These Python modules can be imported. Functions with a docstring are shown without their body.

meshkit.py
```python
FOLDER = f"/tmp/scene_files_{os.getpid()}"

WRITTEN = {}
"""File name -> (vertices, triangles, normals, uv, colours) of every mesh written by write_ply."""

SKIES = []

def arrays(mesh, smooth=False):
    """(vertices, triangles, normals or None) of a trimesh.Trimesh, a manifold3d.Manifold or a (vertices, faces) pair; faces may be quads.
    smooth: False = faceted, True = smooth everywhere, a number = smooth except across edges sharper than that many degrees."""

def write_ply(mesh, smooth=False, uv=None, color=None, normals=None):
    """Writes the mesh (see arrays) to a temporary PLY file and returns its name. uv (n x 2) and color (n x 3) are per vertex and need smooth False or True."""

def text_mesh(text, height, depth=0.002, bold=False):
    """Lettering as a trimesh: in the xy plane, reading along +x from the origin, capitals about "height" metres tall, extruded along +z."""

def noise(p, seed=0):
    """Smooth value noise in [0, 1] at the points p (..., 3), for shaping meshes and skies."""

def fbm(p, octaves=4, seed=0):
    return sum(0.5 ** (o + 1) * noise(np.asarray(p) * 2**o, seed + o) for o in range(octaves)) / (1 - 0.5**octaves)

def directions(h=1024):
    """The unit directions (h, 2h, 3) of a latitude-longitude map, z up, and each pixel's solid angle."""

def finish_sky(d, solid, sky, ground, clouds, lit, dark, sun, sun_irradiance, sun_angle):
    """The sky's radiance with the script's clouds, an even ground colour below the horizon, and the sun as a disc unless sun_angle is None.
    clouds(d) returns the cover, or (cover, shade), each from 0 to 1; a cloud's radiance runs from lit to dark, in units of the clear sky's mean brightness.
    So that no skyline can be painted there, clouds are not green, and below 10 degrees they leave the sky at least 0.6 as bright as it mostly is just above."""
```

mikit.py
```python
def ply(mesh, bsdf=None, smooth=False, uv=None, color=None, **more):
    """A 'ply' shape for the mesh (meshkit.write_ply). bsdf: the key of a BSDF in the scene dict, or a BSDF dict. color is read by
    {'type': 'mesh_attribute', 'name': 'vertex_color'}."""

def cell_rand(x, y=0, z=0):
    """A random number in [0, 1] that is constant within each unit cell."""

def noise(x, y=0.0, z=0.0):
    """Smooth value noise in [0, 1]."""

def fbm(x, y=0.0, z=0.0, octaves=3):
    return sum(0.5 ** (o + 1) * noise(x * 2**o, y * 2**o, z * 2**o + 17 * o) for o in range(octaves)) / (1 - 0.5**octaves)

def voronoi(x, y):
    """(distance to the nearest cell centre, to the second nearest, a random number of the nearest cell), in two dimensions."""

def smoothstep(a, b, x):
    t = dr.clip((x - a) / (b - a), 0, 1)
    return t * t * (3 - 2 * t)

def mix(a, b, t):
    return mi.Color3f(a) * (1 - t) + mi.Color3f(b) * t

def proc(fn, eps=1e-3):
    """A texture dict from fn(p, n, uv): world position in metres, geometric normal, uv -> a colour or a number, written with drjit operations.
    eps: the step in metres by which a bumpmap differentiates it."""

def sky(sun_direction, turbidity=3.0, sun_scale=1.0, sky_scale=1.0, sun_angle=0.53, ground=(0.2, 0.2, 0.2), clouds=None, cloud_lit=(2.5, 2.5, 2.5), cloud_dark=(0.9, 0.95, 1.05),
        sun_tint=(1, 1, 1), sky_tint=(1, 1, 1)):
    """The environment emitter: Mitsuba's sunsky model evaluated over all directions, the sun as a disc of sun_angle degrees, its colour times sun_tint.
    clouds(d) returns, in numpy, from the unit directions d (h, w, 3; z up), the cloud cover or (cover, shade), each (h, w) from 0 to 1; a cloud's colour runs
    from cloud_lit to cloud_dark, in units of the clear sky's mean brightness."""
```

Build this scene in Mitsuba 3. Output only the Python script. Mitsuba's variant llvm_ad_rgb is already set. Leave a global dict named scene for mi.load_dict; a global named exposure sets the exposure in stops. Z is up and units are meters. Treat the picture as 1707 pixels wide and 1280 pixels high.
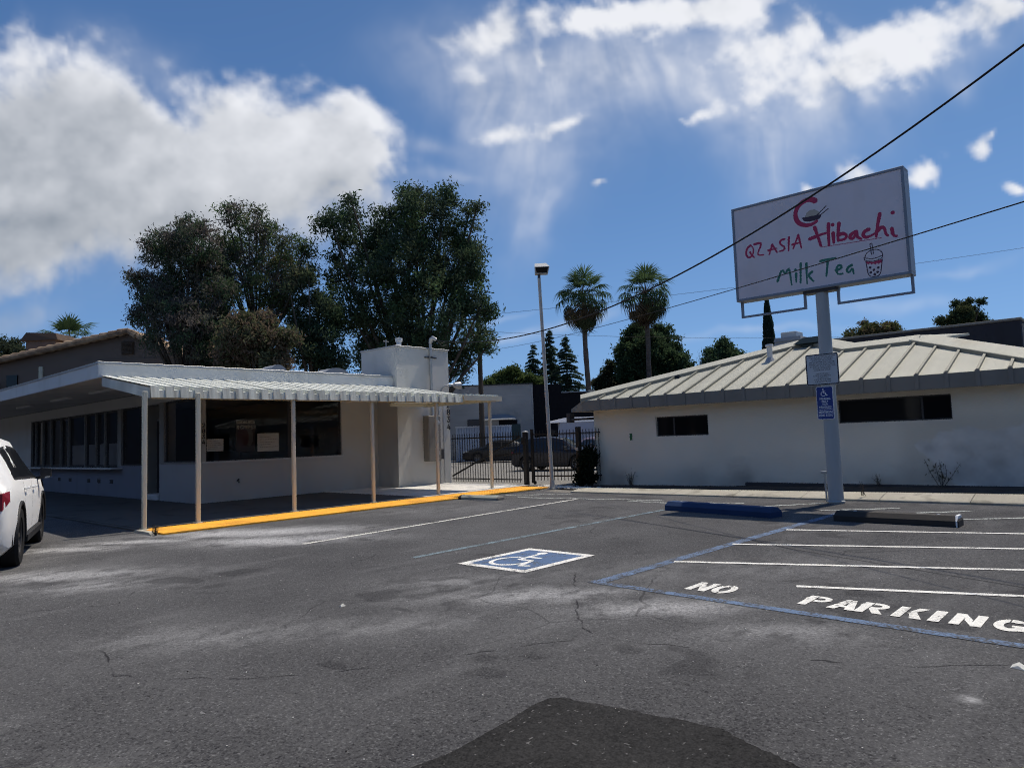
import math
import numpy as np
import trimesh
import manifold3d as m3
import drjit as dr
import mitsuba as mi
import mikit
import meshkit
from shapely.geometry import LineString, Polygon, Point, box as sbox
from shapely.ops import unary_union
from shapely import affinity

T = mi.ScalarTransform4f
scene, labels = {}, {}

# ------------------------------------------------------------------ camera, sky, exposure
# World axes: x runs along the shop front (to the right), y away from the lot behind the shop, z up. The camera stands at the origin.
AZ, PITCH, ROLL = 0.7396, 0.07507, -0.03602
SA, CA = math.sin(AZ), math.cos(AZ)


def lot(X, Y):
    """from compass axes (X to the right of the heading, Y along it) to the lot's axes"""
    return np.array([X * SA + Y * CA, -X * CA + Y * SA])


def compass(d):
    return d[..., 0] * SA - d[..., 1] * CA, d[..., 0] * CA + d[..., 1] * SA


def lot3(v):
    return [*lot(v[0], v[1]), v[2]]


EYE = [0, 0, 1.6]
_f = np.array([0, math.cos(PITCH), math.sin(PITCH)])
_u = np.array([0, -math.sin(PITCH), math.cos(PITCH)])
_r = np.array([1.0, 0, 0])
_up = -math.sin(ROLL) * _r + math.cos(ROLL) * _u
_fl = lot3(_f)
scene["camera"] = {"type": "perspective", "fov": 71.87, "fov_axis": "x", "near_clip": 0.05, "far_clip": 1500.0,
                   "to_world": T().look_at(origin=EYE, target=[EYE[k] + _fl[k] for k in range(3)], up=lot3(_up))}

# clouds: patches of the real sky by bearing; each (east, height, half width, half height, turn, strength, 0 = cumulus / 1 = thin veil)
CLOUDS = [(-0.699,0.461,0.1783,0.1274,8,1.0,0),(-0.603,0.475,0.1019,0.0764,33,0.75,0),(-0.715,0.372,0.1868,0.0934,-2,0.95,0),(-0.559,0.393,0.1699,0.0934,-2,0.9,0),(-0.445,0.389,0.1444,0.0849,-2,0.85,0),(-0.423,0.464,0.0764,0.0679,-2,0.7,0),(-0.388,0.504,0.0594,0.0382,8,0.55,0),(-0.318,0.456,0.1019,0.0722,8,1.0,0),(-0.257,0.427,0.0637,0.0637,-2,0.95,0),(-0.239,0.48,0.0382,0.0212,18,0.45,0),(-0.41,0.546,0.0425,0.0204,13,0.42,0),(-0.35,0.541,0.017,0.0187,-2,0.35,0),(-0.705,0.292,0.1104,0.051,-2,0.5,0),(-0.358,0.354,0.1614,0.051,-2,0.5,0),(-0.385,0.342,0.2208,0.0764,-2,0.6,1),(-0.728,0.599,0.0764,0.034,23,0.45,0),(-0.712,0.196,0.0934,0.0204,-6,0.75,1),(-0.705,0.252,0.0679,0.0204,-2,0.5,1),(-0.489,0.319,0.1953,0.051,-2,0.6,1),(-0.246,0.337,0.0764,0.0382,-2,0.45,1),(-0.533,0.555,0.1274,0.0425,23,0.35,1),(-0.622,0.581,0.0102,0.0059,28,0.3,0),(-0.449,0.488,0.0594,0.0255,33,-0.75,0),(-0.498,0.526,0.034,0.034,-2,-0.3,0),(-0.13,0.426,0.0382,0.0136,8,0.5,1),(-0.105,0.385,0.051,0.0076,-2,0.3,1),(-0.037,0.601,0.0527,0.0289,-27,0.72,0),(0.017,0.632,0.0637,0.0289,-12,0.75,0),(0.105,0.619,0.0849,0.0187,-10,0.62,0),(0.203,0.627,0.0934,0.0272,-2,0.85,0),(0.3,0.621,0.0934,0.034,-2,0.95,0),(0.367,0.626,0.051,0.0255,-2,0.62,0),(-0.086,0.593,0.017,0.0119,-2,0.3,0),(-0.031,0.536,0.0849,0.0764,18,0.75,1),(0.01,0.444,0.0722,0.1019,-10,0.8,1),(0.041,0.335,0.0306,0.0679,8,0.55,1),(0.147,0.561,0.1953,0.0594,-2,0.8,1),(0.287,0.542,0.1274,0.0679,-2,0.6,1),(0.09,0.477,0.1019,0.0594,-2,0.3,1),(-0.066,0.539,0.0238,0.0127,13,0.5,0),(0.041,0.563,0.011,0.0221,-2,0.45,0),(0.037,0.579,0.0119,0.017,-2,0.3,0),(-0.009,0.451,0.0467,0.0153,-4,0.8,0),(0.07,0.457,0.0289,0.011,-18,0.9,0),(0.119,0.378,0.0119,0.0076,-2,1.0,0),(0.227,0.581,0.0425,0.0119,-2,0.25,0),(0.411,0.556,0.0722,0.034,-24,0.84,0),(0.457,0.571,0.0382,0.0255,-12,0.48,0),(0.353,0.545,0.051,0.0238,-27,0.48,0),(0.391,0.507,0.051,0.0382,18,0.53,0),(0.363,0.48,0.0306,0.0204,-42,0.57,0),(0.371,0.448,0.0187,0.0136,38,0.45,0),(0.274,0.461,0.0357,0.0076,-22,0.6,0),(0.314,0.473,0.0255,0.0085,-27,0.35,0),(0.497,0.524,0.0764,0.0289,-12,0.7,0),(0.56,0.534,0.0807,0.0289,-18,0.75,0),(0.641,0.559,0.0849,0.0289,-20,0.75,0),(0.723,0.583,0.0679,0.0272,-26,0.7,0),(0.396,0.456,0.0934,0.0807,-2,0.75,1),(0.356,0.512,0.0934,0.0594,-2,0.5,1),(0.373,0.367,0.051,0.0594,18,0.35,1),(0.443,0.5,0.0849,0.051,-2,0.5,1),(0.523,0.506,0.1104,0.034,-14,0.4,1),(0.676,0.546,0.1104,0.0382,-18,0.4,1),(0.496,0.378,0.0289,0.0221,-17,0.85,0),(0.574,0.38,0.0357,0.0221,-32,0.85,0),(0.599,0.361,0.0136,0.0204,-2,0.45,0),(0.437,0.351,0.017,0.0127,-17,0.7,0),(0.682,0.417,0.0255,0.0221,-47,0.85,0),(0.704,0.433,0.0153,0.0076,-32,0.5,0),(0.662,0.492,0.0204,0.017,-2,0.5,1),(0.745,0.336,0.0255,0.0102,8,0.6,0),(0.663,0.613,0.0187,0.0068,-2,0.44,0),(0.761,0.612,0.051,0.0136,-2,0.5,1),(0.517,0.186,0.0934,0.0119,-5,0.4,1),(0.128,0.151,0.0637,0.0076,-7,0.75,1),(0.008,0.144,0.0637,0.0076,-8,0.45,1),(0.359,0.134,0.1019,0.0059,-5,0.35,1),(0.65,0.242,0.0849,0.0059,-8,0.3,1),(-0.125,0.297,0.0679,0.0059,-2,0.25,1),(0.001,0.179,0.051,0.0042,-5,0.3,1)]


def sstep(a, b, x):
    t = np.clip((x - a) / (b - a), 0, 1)
    return t * t * (3 - 2 * t)


def clouds(d):
    X, Y = compass(d)
    Z = d[..., 2]
    ok = Y > 0.12
    Yc = np.where(ok, Y, 1.0)
    a0, e0 = np.where(ok, X / Yc, 9.0), np.where(ok, Z / Yc, 9.0)
    P = np.stack([a0, e0, 0 * a0], -1)
    w1 = meshkit.fbm(P * 5 + 3, 5, 1) - 0.5
    w2 = meshkit.fbm(P * 5 + 11, 5, 2) - 0.5
    a, e = a0 + 0.12 * w1, e0 + 0.09 * w2
    dense, veil = np.zeros_like(a), np.zeros_like(a)
    for ca, ce, ra, re, rot, s, k in CLOUDS:
        c, q = math.cos(math.radians(-rot)), math.sin(math.radians(-rot))
        x, y = (a - ca), (e - ce)
        xx, yy = (x * c + y * q) / (ra * 1.2), (-x * q + y * c) / (re * 1.2)
        g = s * np.exp(-1.5 * (xx * xx + yy * yy))
        if k:
            veil += g
        else:
            dense = np.maximum(dense + g * (1 - 0.5 * np.clip(dense, 0, 1)), 0)
    Q = np.stack([a0 + 0.03 * w2, e0 + 0.03 * w1, 0 * a0], -1)
    n = meshkit.fbm(Q * [24, 30, 1], 6, 5)
    st = meshkit.fbm(np.stack([(0.75 * a + 0.66 * e) * 48, (0.75 * e - 0.66 * a) * 13, 0 * a + 2], -1), 5, 7)
    vt = meshkit.fbm(np.stack([(a - 0.12 * e) * 44, (e + 0.12 * a) * 7, 0 * a + 4], -1), 4, 8)
    fine = meshkit.fbm(np.stack([(a + 0.5 * e) * 90, (e - 0.5 * a) * 40, 0 * a + 6], -1), 4, 12)
    field = dense + (n - 0.5) * (0.75 + 0.5 * sstep(-0.05, 0.1, a)) + (st - 0.5) * (0.35 + 0.35 * sstep(-0.05, 0.1, a)) + (fine - 0.5) * 0.25
    cd = sstep(0.16, 1.0, field) * sstep(0.02, 0.3, dense)
    cd = 0.95 * cd ** (1.0 + 0.5 * (0.5 - n))
    cv = np.clip(veil, 0, 1) * (0.35 + 0.65 * vt) * (0.6 + 0.8 * n) * 0.62
    cover = 1 - (1 - cd) * (1 - np.clip(cv, 0, 0.8))
    # shade: the big cloud is grey in its lower left, bright along its upper right edge
    big = sstep(-0.02, -0.16, a)
    low = sstep(0.16, -0.14, (e - 0.42) + 0.3 * (a + 0.45)) * big
    core = sstep(0.55, 1.1, dense) * big
    shade = 0.02 + 0.62 * low + 0.16 * core + 0.55 * (meshkit.fbm(P * 8, 4, 9) - 0.5) + 0.5 * (0.5 - n)
    # everywhere else the same kind of scattered fair-weather cloud
    zz = np.maximum(Z, 0.06)
    L = np.stack([X / zz * 0.9, Y / zz * 0.9, 0 * X], -1)
    g = sstep(0.60, 0.86, meshkit.fbm(L + 7, 5, 11)) * 0.8 * sstep(0.02, 0.15, Z)
    inside = sstep(0.95, 0.8, np.abs(a0)) * sstep(0.9, 0.72, e0) * ok
    return cover * inside + g * (1 - inside), np.clip(shade, 0, 1)


SUN = (0.477, -0.062, 1.0)
exposure = 1.52
scene["sky"] = mikit.sky(SUN, turbidity=3.0, sun_scale=1.0, sky_scale=0.91, clouds=clouds, cloud_lit=(3.7, 3.75, 3.9), cloud_dark=(1.15, 1.3, 1.5), ground=(0.1, 0.1, 0.1),
                         sun_tint=(0.93, 1.0, 1.1), sky_tint=(0.75, 0.96, 1.15))

# ------------------------------------------------------------------ materials
noise, fbm, smooth, mix, voronoi = mikit.noise, mikit.fbm, mikit.smoothstep, mikit.mix, mikit.voronoi


def rgb(c):
    return {"type": "rgb", "value": [float(x) for x in c]}


def mat(name, color, rough=0.6, two=False, **more):
    c = color if isinstance(color, dict) else rgb(color)
    b = {"type": "principled", "base_color": c, "roughness": rough, "specular": 0.35, **more}
    if rough >= 0.8:
        b["specular"] = more.get("specular", 0.15)
    scene[name] = {"type": "twosided", "bsdf": b} if two else b


def seg_dist(x, y, ax, ay, bx, by):
    dx, dy = bx - ax, by - ay
    t = dr.clip(((x - ax) * dx + (y - ay) * dy) / (dx * dx + dy * dy), 0, 1)
    return dr.sqrt(dr.square(x - ax - t * dx) + dr.square(y - ay - t * dy))


def segs(pts):
    q = [lot(*p) for p in pts]
    return [(*q[i], *q[i + 1]) for i in range(len(q) - 1)]


SEAMS = segs([(1.6, 14.3), (2.31, 12.63), (3.35, 10.33), (3.61, 9.45), (4.25, 8.03), (5.4, 5.6)])
CRACKS = (segs([(0.66, 8.3), (0.56, 7.14), (0.49, 6.54), (0.55, 5.73), (0.79, 5.6), (1.4, 5.3)]) + segs([(-1.9, 5.05), (-1.15, 5.15), (-0.66, 5.29), (-0.04, 5.54), (0.55, 5.7)])
          + segs([(-3.5, 6.0), (-2.93, 5.21), (-2.58, 5.11), (-1.9, 5.05)]) + segs([(-5.0, 7.4), (-4.42, 7.51), (-4.23, 7.62), (-4.4, 8.23)]) + segs([(2.0, 5.0), (2.5, 4.8), (3.4, 4.75)]))
DUST = [(-4.9, 13.4, 2.0, 0.7, 1.45), (-4.2, 12.2, 1.7, 0.6, 1.35), (-6.6, 12.6, 1.2, 0.35, 1.2), (-6.0, 9.5, 1.5, 0.45, 0.9), (-5.2, 8.6, 0.8, 0.4, 0.7), (-7.6, 11.9, 1.2, 0.35, 1.0), (-3.2, 12.4, 0.9, 0.7, 0.6), (0.1, 7.3, 1.1, 0.35, 0.9), (1.2, 6.6, 0.8, 0.35, 1.0),
        (-0.7, 8.1, 0.8, 0.5, 0.5), (1.95, 5.6, 0.7, 0.3, 0.5), (2.55, 4.21, 0.09, 0.09, 1.0), (-2.6, 6.2, 0.9, 0.5, 0.45), (-8.6, 10.4, 1.2, 0.6, 0.7), (-1.2, 6.3, 0.8, 0.4, 0.4), (2.4, 8.2, 2.2, 0.9, 0.25), (-1.9, 16.5, 2.5, 1.2, 0.25)]


def asphalt(p, n, uv):
    x, y = p.x, p.y
    big = fbm(x * 0.35, y * 0.35, 1.0, 3)
    mid = fbm(x * 1.7, y * 1.7, 5.0, 3)
    wx, wy = x + 0.5 * (fbm(x * 1.3, y * 1.3, 9.0, 3) - 0.5), y + 0.5 * (fbm(x * 1.3, y * 1.3, 19.0, 3) - 0.5)
    c = 0.068 + 0.034 * (big - 0.5) + 0.028 * (mid - 0.5)
    dust = mi.Float(0)
    for X, Y, rx, ry, s in DUST:
        q = lot(X, Y)
        gx, gy = (wx - q[0]) * SA - (wy - q[1]) * CA, (wx - q[0]) * CA + (wy - q[1]) * SA
        dust = dr.maximum(dust, s * dr.exp(-1.1 * (dr.square(gx / rx) + dr.square(gy / ry))))
    dust *= smooth(0.25, 0.7, fbm(x * 2.6, y * 7.0, 3.0, 3) * 0.6 + fbm(x * 9, y * 9, 4.0, 2) * 0.4 + 0.2 * dust)
    streak = smooth(0.62, 0.85, fbm(x * 0.9, y * 3.2, 31.0, 3)) * 0.016
    grain = noise(x * 130, y * 130, 2.0)
    grit = noise(x * 62, y * 62, 8.0)
    spots = smooth(0.91, 0.97, noise(x * 42, y * 42, 3.0)) * smooth(0.45, 0.7, fbm(x * 3.0, y * 3.0, 21.0, 2))
    crack = mi.Float(0)
    jx, jy = x + 0.10 * (fbm(x * 6, y * 6, 41.0, 3) - 0.5), y + 0.10 * (fbm(x * 6, y * 6, 51.0, 3) - 0.5)
    for s in SEAMS:
        crack = dr.maximum(crack, 0.9 * smooth(0.03, 0.006, seg_dist(x, y, *s)))
    for s in CRACKS:
        crack = dr.maximum(crack, smooth(0.014, 0.003, seg_dist(jx, jy, *s)) * smooth(0.3, 0.6, noise(x * 5, y * 5, 61.0)))
    f1, f2, _ = voronoi(wx * 0.55 + 3, wy * 0.55)
    net = smooth(0.014, 0.004, f2 - f1) * smooth(0.5, 0.68, fbm(x * 0.5, y * 0.5, 71.0, 2)) * 0.6
    crack = dr.maximum(crack, net)
    v = c + streak + 0.17 * dust * (0.55 + 0.9 * grit) + 0.036 * (grain - 0.5) + 0.030 * (grit - 0.5) + 0.05 * smooth(0.72, 0.9, noise(x * 95, y * 95, 33.0)) - 0.022 * smooth(0.72, 0.88, noise(x * 70, y * 70, 43.0))
    v = v * (1 - 0.7 * crack) + 0.10 * spots
    stain = smooth(0.73, 0.8, noise(x * 1.1 + 7, y * 1.1, 81.0)) * smooth(0.55, 0.7, noise(x * 4, y * 4, 91.0))
    v *= 1 - 0.30 * stain
    tyre = smooth(0.45, 0.15, dr.abs(dr.sin((y - 0.15 * x) * 1.05 + 0.8 * fbm(x * 0.3, y * 0.3, 99.0, 2)))) * smooth(0.45, 0.7, fbm(x * 0.25 + 3, y * 0.5, 101.0, 2))
    v *= 1 - 0.10 * tyre
    return mi.Color3f(v * 0.985, v * 0.985, v * 0.985 + 0.002)


mat("asphalt", mikit.proc(asphalt), 0.92)


def patch_fn(p, n, uv):
    g = noise(p.x * 130, p.y * 130, 12.0)
    h = noise(p.x * 60, p.y * 60, 12.0)
    v = 0.024 + 0.014 * (fbm(p.x * 2, p.y * 2, 7.0, 3) - 0.5) + 0.020 * (g - 0.5) + 0.014 * (h - 0.5) + 0.09 * smooth(0.93, 0.97, noise(p.x * 42, p.y * 42, 5.0))
    return mi.Color3f(v, v * 0.98, v * 0.97)


mat("asphalt_patch", mikit.proc(patch_fn), 0.92)


def earth(p, n, uv):
    v = 0.16 + 0.10 * (fbm(p.x * 0.3, p.y * 0.3, 3.0, 3) - 0.5) + 0.05 * (noise(p.x * 20, p.y * 20) - 0.5)
    return mi.Color3f(v, v * 0.95, v * 0.86)


mat("earth", mikit.proc(earth), 0.95)


def mulch(p, n, uv):
    v = 0.055 + 0.06 * (fbm(p.x * 6, p.y * 6, 3.0, 4) - 0.4) + 0.04 * (noise(p.x * 60, p.y * 60) - 0.5)
    return mi.Color3f(v * 0.75, v * 0.66, v * 0.58)


mat("mulch", mikit.proc(mulch), 0.95)


def concrete(p, n, uv):
    v = 0.36 + 0.14 * (fbm(p.x * 0.8, p.y * 0.8, p.z, 4) - 0.5) + 0.06 * (noise(p.x * 45, p.y * 45, p.z * 45) - 0.5)
    st = smooth(0.6, 0.8, fbm(p.x * 2.3 + 4, p.y * 2.3, 6.0, 3))
    v *= 1 - 0.25 * st
    return mi.Color3f(v, v * 0.965, v * 0.9)


mat("concrete", mikit.proc(concrete), 0.9)


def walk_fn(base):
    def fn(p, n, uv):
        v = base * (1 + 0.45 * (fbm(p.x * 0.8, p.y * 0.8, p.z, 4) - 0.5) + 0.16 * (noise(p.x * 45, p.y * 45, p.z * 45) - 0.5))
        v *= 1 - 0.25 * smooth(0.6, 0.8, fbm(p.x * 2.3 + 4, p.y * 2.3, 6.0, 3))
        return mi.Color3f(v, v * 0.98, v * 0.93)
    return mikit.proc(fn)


mat("walk_shaded", walk_fn(0.085), 0.85)  # walk concrete darkened for the shade under the awning
mat("walk_sunlit", walk_fn(0.50), 0.9)


def kerb_fn(p, n, uv):
    v = 0.37 + 0.16 * (fbm(p.x * 1.1, p.y * 1.1, p.z, 4) - 0.5) + 0.07 * (noise(p.x * 50, p.y * 50, p.z * 50) - 0.5)
    v *= 1 - 0.35 * smooth(0.62, 0.82, fbm(p.x * 3 + 4, p.y * 3, 6.0, 3))
    return mi.Color3f(v, v * 0.94, v * 0.78)


mat("kerb_concrete", mikit.proc(kerb_fn), 0.9)


def worn(base, amount, seed):
    def fn(p, n, uv):
        w = fbm(p.x * 7 + seed, p.y * 7, 3.0, 3) * 0.55 + noise(p.x * 70, p.y * 70, seed) * 0.45
        k = 0.45 * smooth(0.62 - amount, 0.80 - amount * 0.55, w) + 0.55 * smooth(0.42 - amount, 1.05 - amount, w)
        g = 0.06 + 0.03 * (noise(p.x * 110, p.y * 110, 2.0) - 0.5)
        d = 1 - 0.22 * (fbm(p.x * 3, p.y * 3, seed + 2.0, 3) - 0.3)
        return mix(mi.Color3f(base[0] * 1.0, base[1] * 1.0, base[2] * 1.0) * d, mi.Color3f(g, g * 0.98, g * 0.96), k)
    return mikit.proc(fn)


mat("line_white", worn((0.64, 0.63, 0.58), 0.04, 1.0), 0.8)
mat("line_bright", worn((0.72, 0.71, 0.66), 0.0, 2.0), 0.8)
mat("line_faded", worn((0.50, 0.53, 0.50), 0.14, 3.0), 0.85)
mat("line_blue", worn((0.125, 0.185, 0.295), 0.22, 4.0), 0.8)
mat("line_pale_blue", worn((0.20, 0.27, 0.31), 0.24, 5.0), 0.8)
mat("symbol_blue", worn((0.07, 0.125, 0.235), 0.07, 6.0), 0.75)
mat("symbol_figure", worn((0.70, 0.70, 0.67), 0.0, 8.0), 0.75)
mat("symbol_white", worn((0.68, 0.67, 0.63), 0.05, 7.0), 0.75)


def yellow(p, n, uv):
    d = 1 - 0.3 * smooth(0.5, 0.85, fbm(p.x * 1.6, p.y * 1.6, 2.0, 3)) - 0.25 * (noise(p.x * 40, p.y * 40, 1.0) - 0.4)
    return mi.Color3f(0.88, 0.41, 0.025) * d + mi.Color3f(0.02, 0.02, 0.02)


mat("yellow_tile", mikit.proc(yellow), 0.7)


def streaky(base, amt, zs=1.0, tint=(0.8, 0.75, 0.62)):
    def fn(p, n, uv):
        s = p.x * 0.9 + p.y * 1.1
        v = fbm(s * 2.2, p.z * 0.8 * zs, 3.0, 4)
        blot = fbm(p.x * 1.3, p.y * 1.3, p.z * 1.3 + 5, 4)
        fine = noise(p.x * 55, p.y * 55, p.z * 55)
        k = smooth(0.5, 0.85, v) * 0.6 + smooth(0.55, 0.85, blot) * 0.5
        d = 1 + 0.10 * (blot - 0.5) + 0.05 * (fine - 0.5)
        b = mi.Color3f(*[float(x) for x in base])
        return mix(b * d, b * mi.Color3f(*tint) * 0.75, k * amt)
    return mikit.proc(fn)


mat("stucco_white", streaky((0.53, 0.525, 0.50), 0.3), 0.9)
mat("trim_white", streaky((0.60, 0.61, 0.605), 0.35), 0.6)
mat("soffit_paint", streaky((0.42, 0.42, 0.41), 0.4), 0.8)


def cream(p, n, uv):
    """cream stucco, darker along the foot of the wall, with rough patched paint at one end"""
    blot = fbm(p.y * 1.1, p.z * 1.1, 4.0, 4)
    fine = noise(p.x * 50, p.y * 50, p.z * 50)
    b = mi.Color3f(0.69, 0.66, 0.575) * (1 + 0.14 * (blot - 0.5) + 0.06 * (fine - 0.5))
    ed = 0.35 * (fbm(p.y * 2.2, p.z * 2.2, 9.0, 4) - 0.5)
    pa = smooth(0.05, -0.05, (p.y - 3.35 - 0.9 * dr.minimum(p.z, 1.1)) + ed * 0.9) * smooth(0.06, -0.04, (p.z - 1.3) - 0.12 * (3.0 - p.y) + ed * 1.8)
    t = fbm(p.y * 3, p.z * 3, 6.0, 4)
    b = mix(b, mi.Color3f(0.72, 0.72, 0.70) * (0.52 + 0.62 * t) * (0.82 + 0.18 * smooth(2.4, 4.2, p.y)), pa * 0.75)
    halo = smooth(0.5, 0.0, p.y - 4.3) * smooth(0.4, 0.0, p.z - 1.5) * (1 - pa)
    b = b * (1 - 0.16 * halo)
    gr = smooth(0.75, 0.1, p.z + 0.7 * (fbm(p.y * 1.4, p.z * 2.5, 14.0, 4) - 0.5))
    b = mix(b, mi.Color3f(0.21, 0.20, 0.18), 0.62 * gr * smooth(0.3, 0.75, fbm(p.y * 0.8, 2.0, 3.0, 3)))  # mottled darker tone towards the foot of the wall
    return b


mat("stucco_cream", mikit.proc(cream), 0.92)


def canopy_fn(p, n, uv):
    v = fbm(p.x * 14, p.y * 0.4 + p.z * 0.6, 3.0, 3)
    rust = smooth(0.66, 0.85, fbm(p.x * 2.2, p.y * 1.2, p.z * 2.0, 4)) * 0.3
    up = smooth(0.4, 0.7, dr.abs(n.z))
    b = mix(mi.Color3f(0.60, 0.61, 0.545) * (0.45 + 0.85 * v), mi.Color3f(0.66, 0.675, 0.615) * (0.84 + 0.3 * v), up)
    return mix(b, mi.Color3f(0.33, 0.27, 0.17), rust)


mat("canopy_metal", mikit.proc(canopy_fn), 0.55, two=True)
mat("post_paint", streaky((0.55, 0.53, 0.43), 0.5, 0.3, (0.85, 0.74, 0.48)), 0.55)


def roof_fn(p, n, uv):
    blot = fbm(p.x * 0.9, p.y * 0.9, 2.0, 4)
    run = fbm(p.y * 7, p.x * 0.5, 5.0, 3)
    v = 0.37 * (1 + 0.22 * (blot - 0.5) + 0.14 * (run - 0.5))
    return mix(mi.Color3f(v * 0.97, v * 0.965, v * 0.81), mi.Color3f(0.27, 0.23, 0.15), smooth(0.62, 0.85, blot) * 0.4)


mat("roof_metal", mikit.proc(roof_fn), 0.6)
mat("roof_batten", streaky((0.24, 0.235, 0.19), 0.3), 0.6)  # roof metal darkened for the shaded sides of the battens
mat("fascia_gray", streaky((0.17, 0.17, 0.16), 0.4), 0.7)
mat("black_metal", (0.012, 0.012, 0.013), 0.45)
mat("galvanised", streaky((0.40, 0.41, 0.42), 0.3), 0.42, metallic=0.4)
mat("pole_paint", streaky((0.36, 0.385, 0.40), 0.35, 0.3, (0.75, 0.68, 0.58)), 0.5)
mat("pole_gray", streaky((0.42, 0.41, 0.385), 0.45, 0.3, (0.75, 0.6, 0.45)), 0.6)
mat("box_brown", streaky((0.21, 0.195, 0.175), 0.4), 0.6)
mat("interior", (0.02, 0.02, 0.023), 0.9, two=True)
mat("counter", (0.05, 0.048, 0.045), 0.6)
mat("dark_frame", (0.045, 0.045, 0.05), 0.5)
mat("frame_gray", streaky((0.23, 0.23, 0.22), 0.3), 0.55)
scene["glass"] = {"type": "thindielectric", "int_ior": 1.33}
mat("corner_paint", streaky((0.40, 0.40, 0.38), 0.3), 0.6)
mat("stucco_blue", streaky((0.21, 0.225, 0.27), 0.35), 0.9)  # darker blue-gray tone for the wall below the ledge
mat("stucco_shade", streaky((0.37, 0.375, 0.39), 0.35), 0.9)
mat("glass_dark", (0.006, 0.007, 0.009), 0.08, specular=0.35)
mat("paper", (0.52, 0.52, 0.49), 0.8)
mat("print_gray", (0.22, 0.22, 0.22), 0.8)
mat("poster_red", (0.035, 0.008, 0.012), 0.7)
mat("poster_dark", (0.02, 0.013, 0.015), 0.7)
mat("poster_letters", (0.30, 0.29, 0.25), 0.7)
mat("poster_pale", (0.075, 0.07, 0.065), 0.7)
mat("black_print", (0.015, 0.015, 0.02), 0.7)
mat("white_print", (0.7, 0.72, 0.74), 0.6)
mat("sign_face", streaky((0.66, 0.60, 0.63), 0.25), 0.45)
mat("sign_frame", streaky((0.20, 0.23, 0.28), 0.3), 0.5)
mat("sign_red", (0.40, 0.03, 0.09), 0.5)
mat("sign_green", (0.035, 0.16, 0.12), 0.5)
mat("sign_tan", (0.42, 0.36, 0.30), 0.5)
mat("sign_ink", (0.05, 0.03, 0.05), 0.5)
mat("small_sign_white", (0.46, 0.49, 0.52), 0.5)
mat("small_sign_blue", (0.015, 0.04, 0.20), 0.45)
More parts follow.
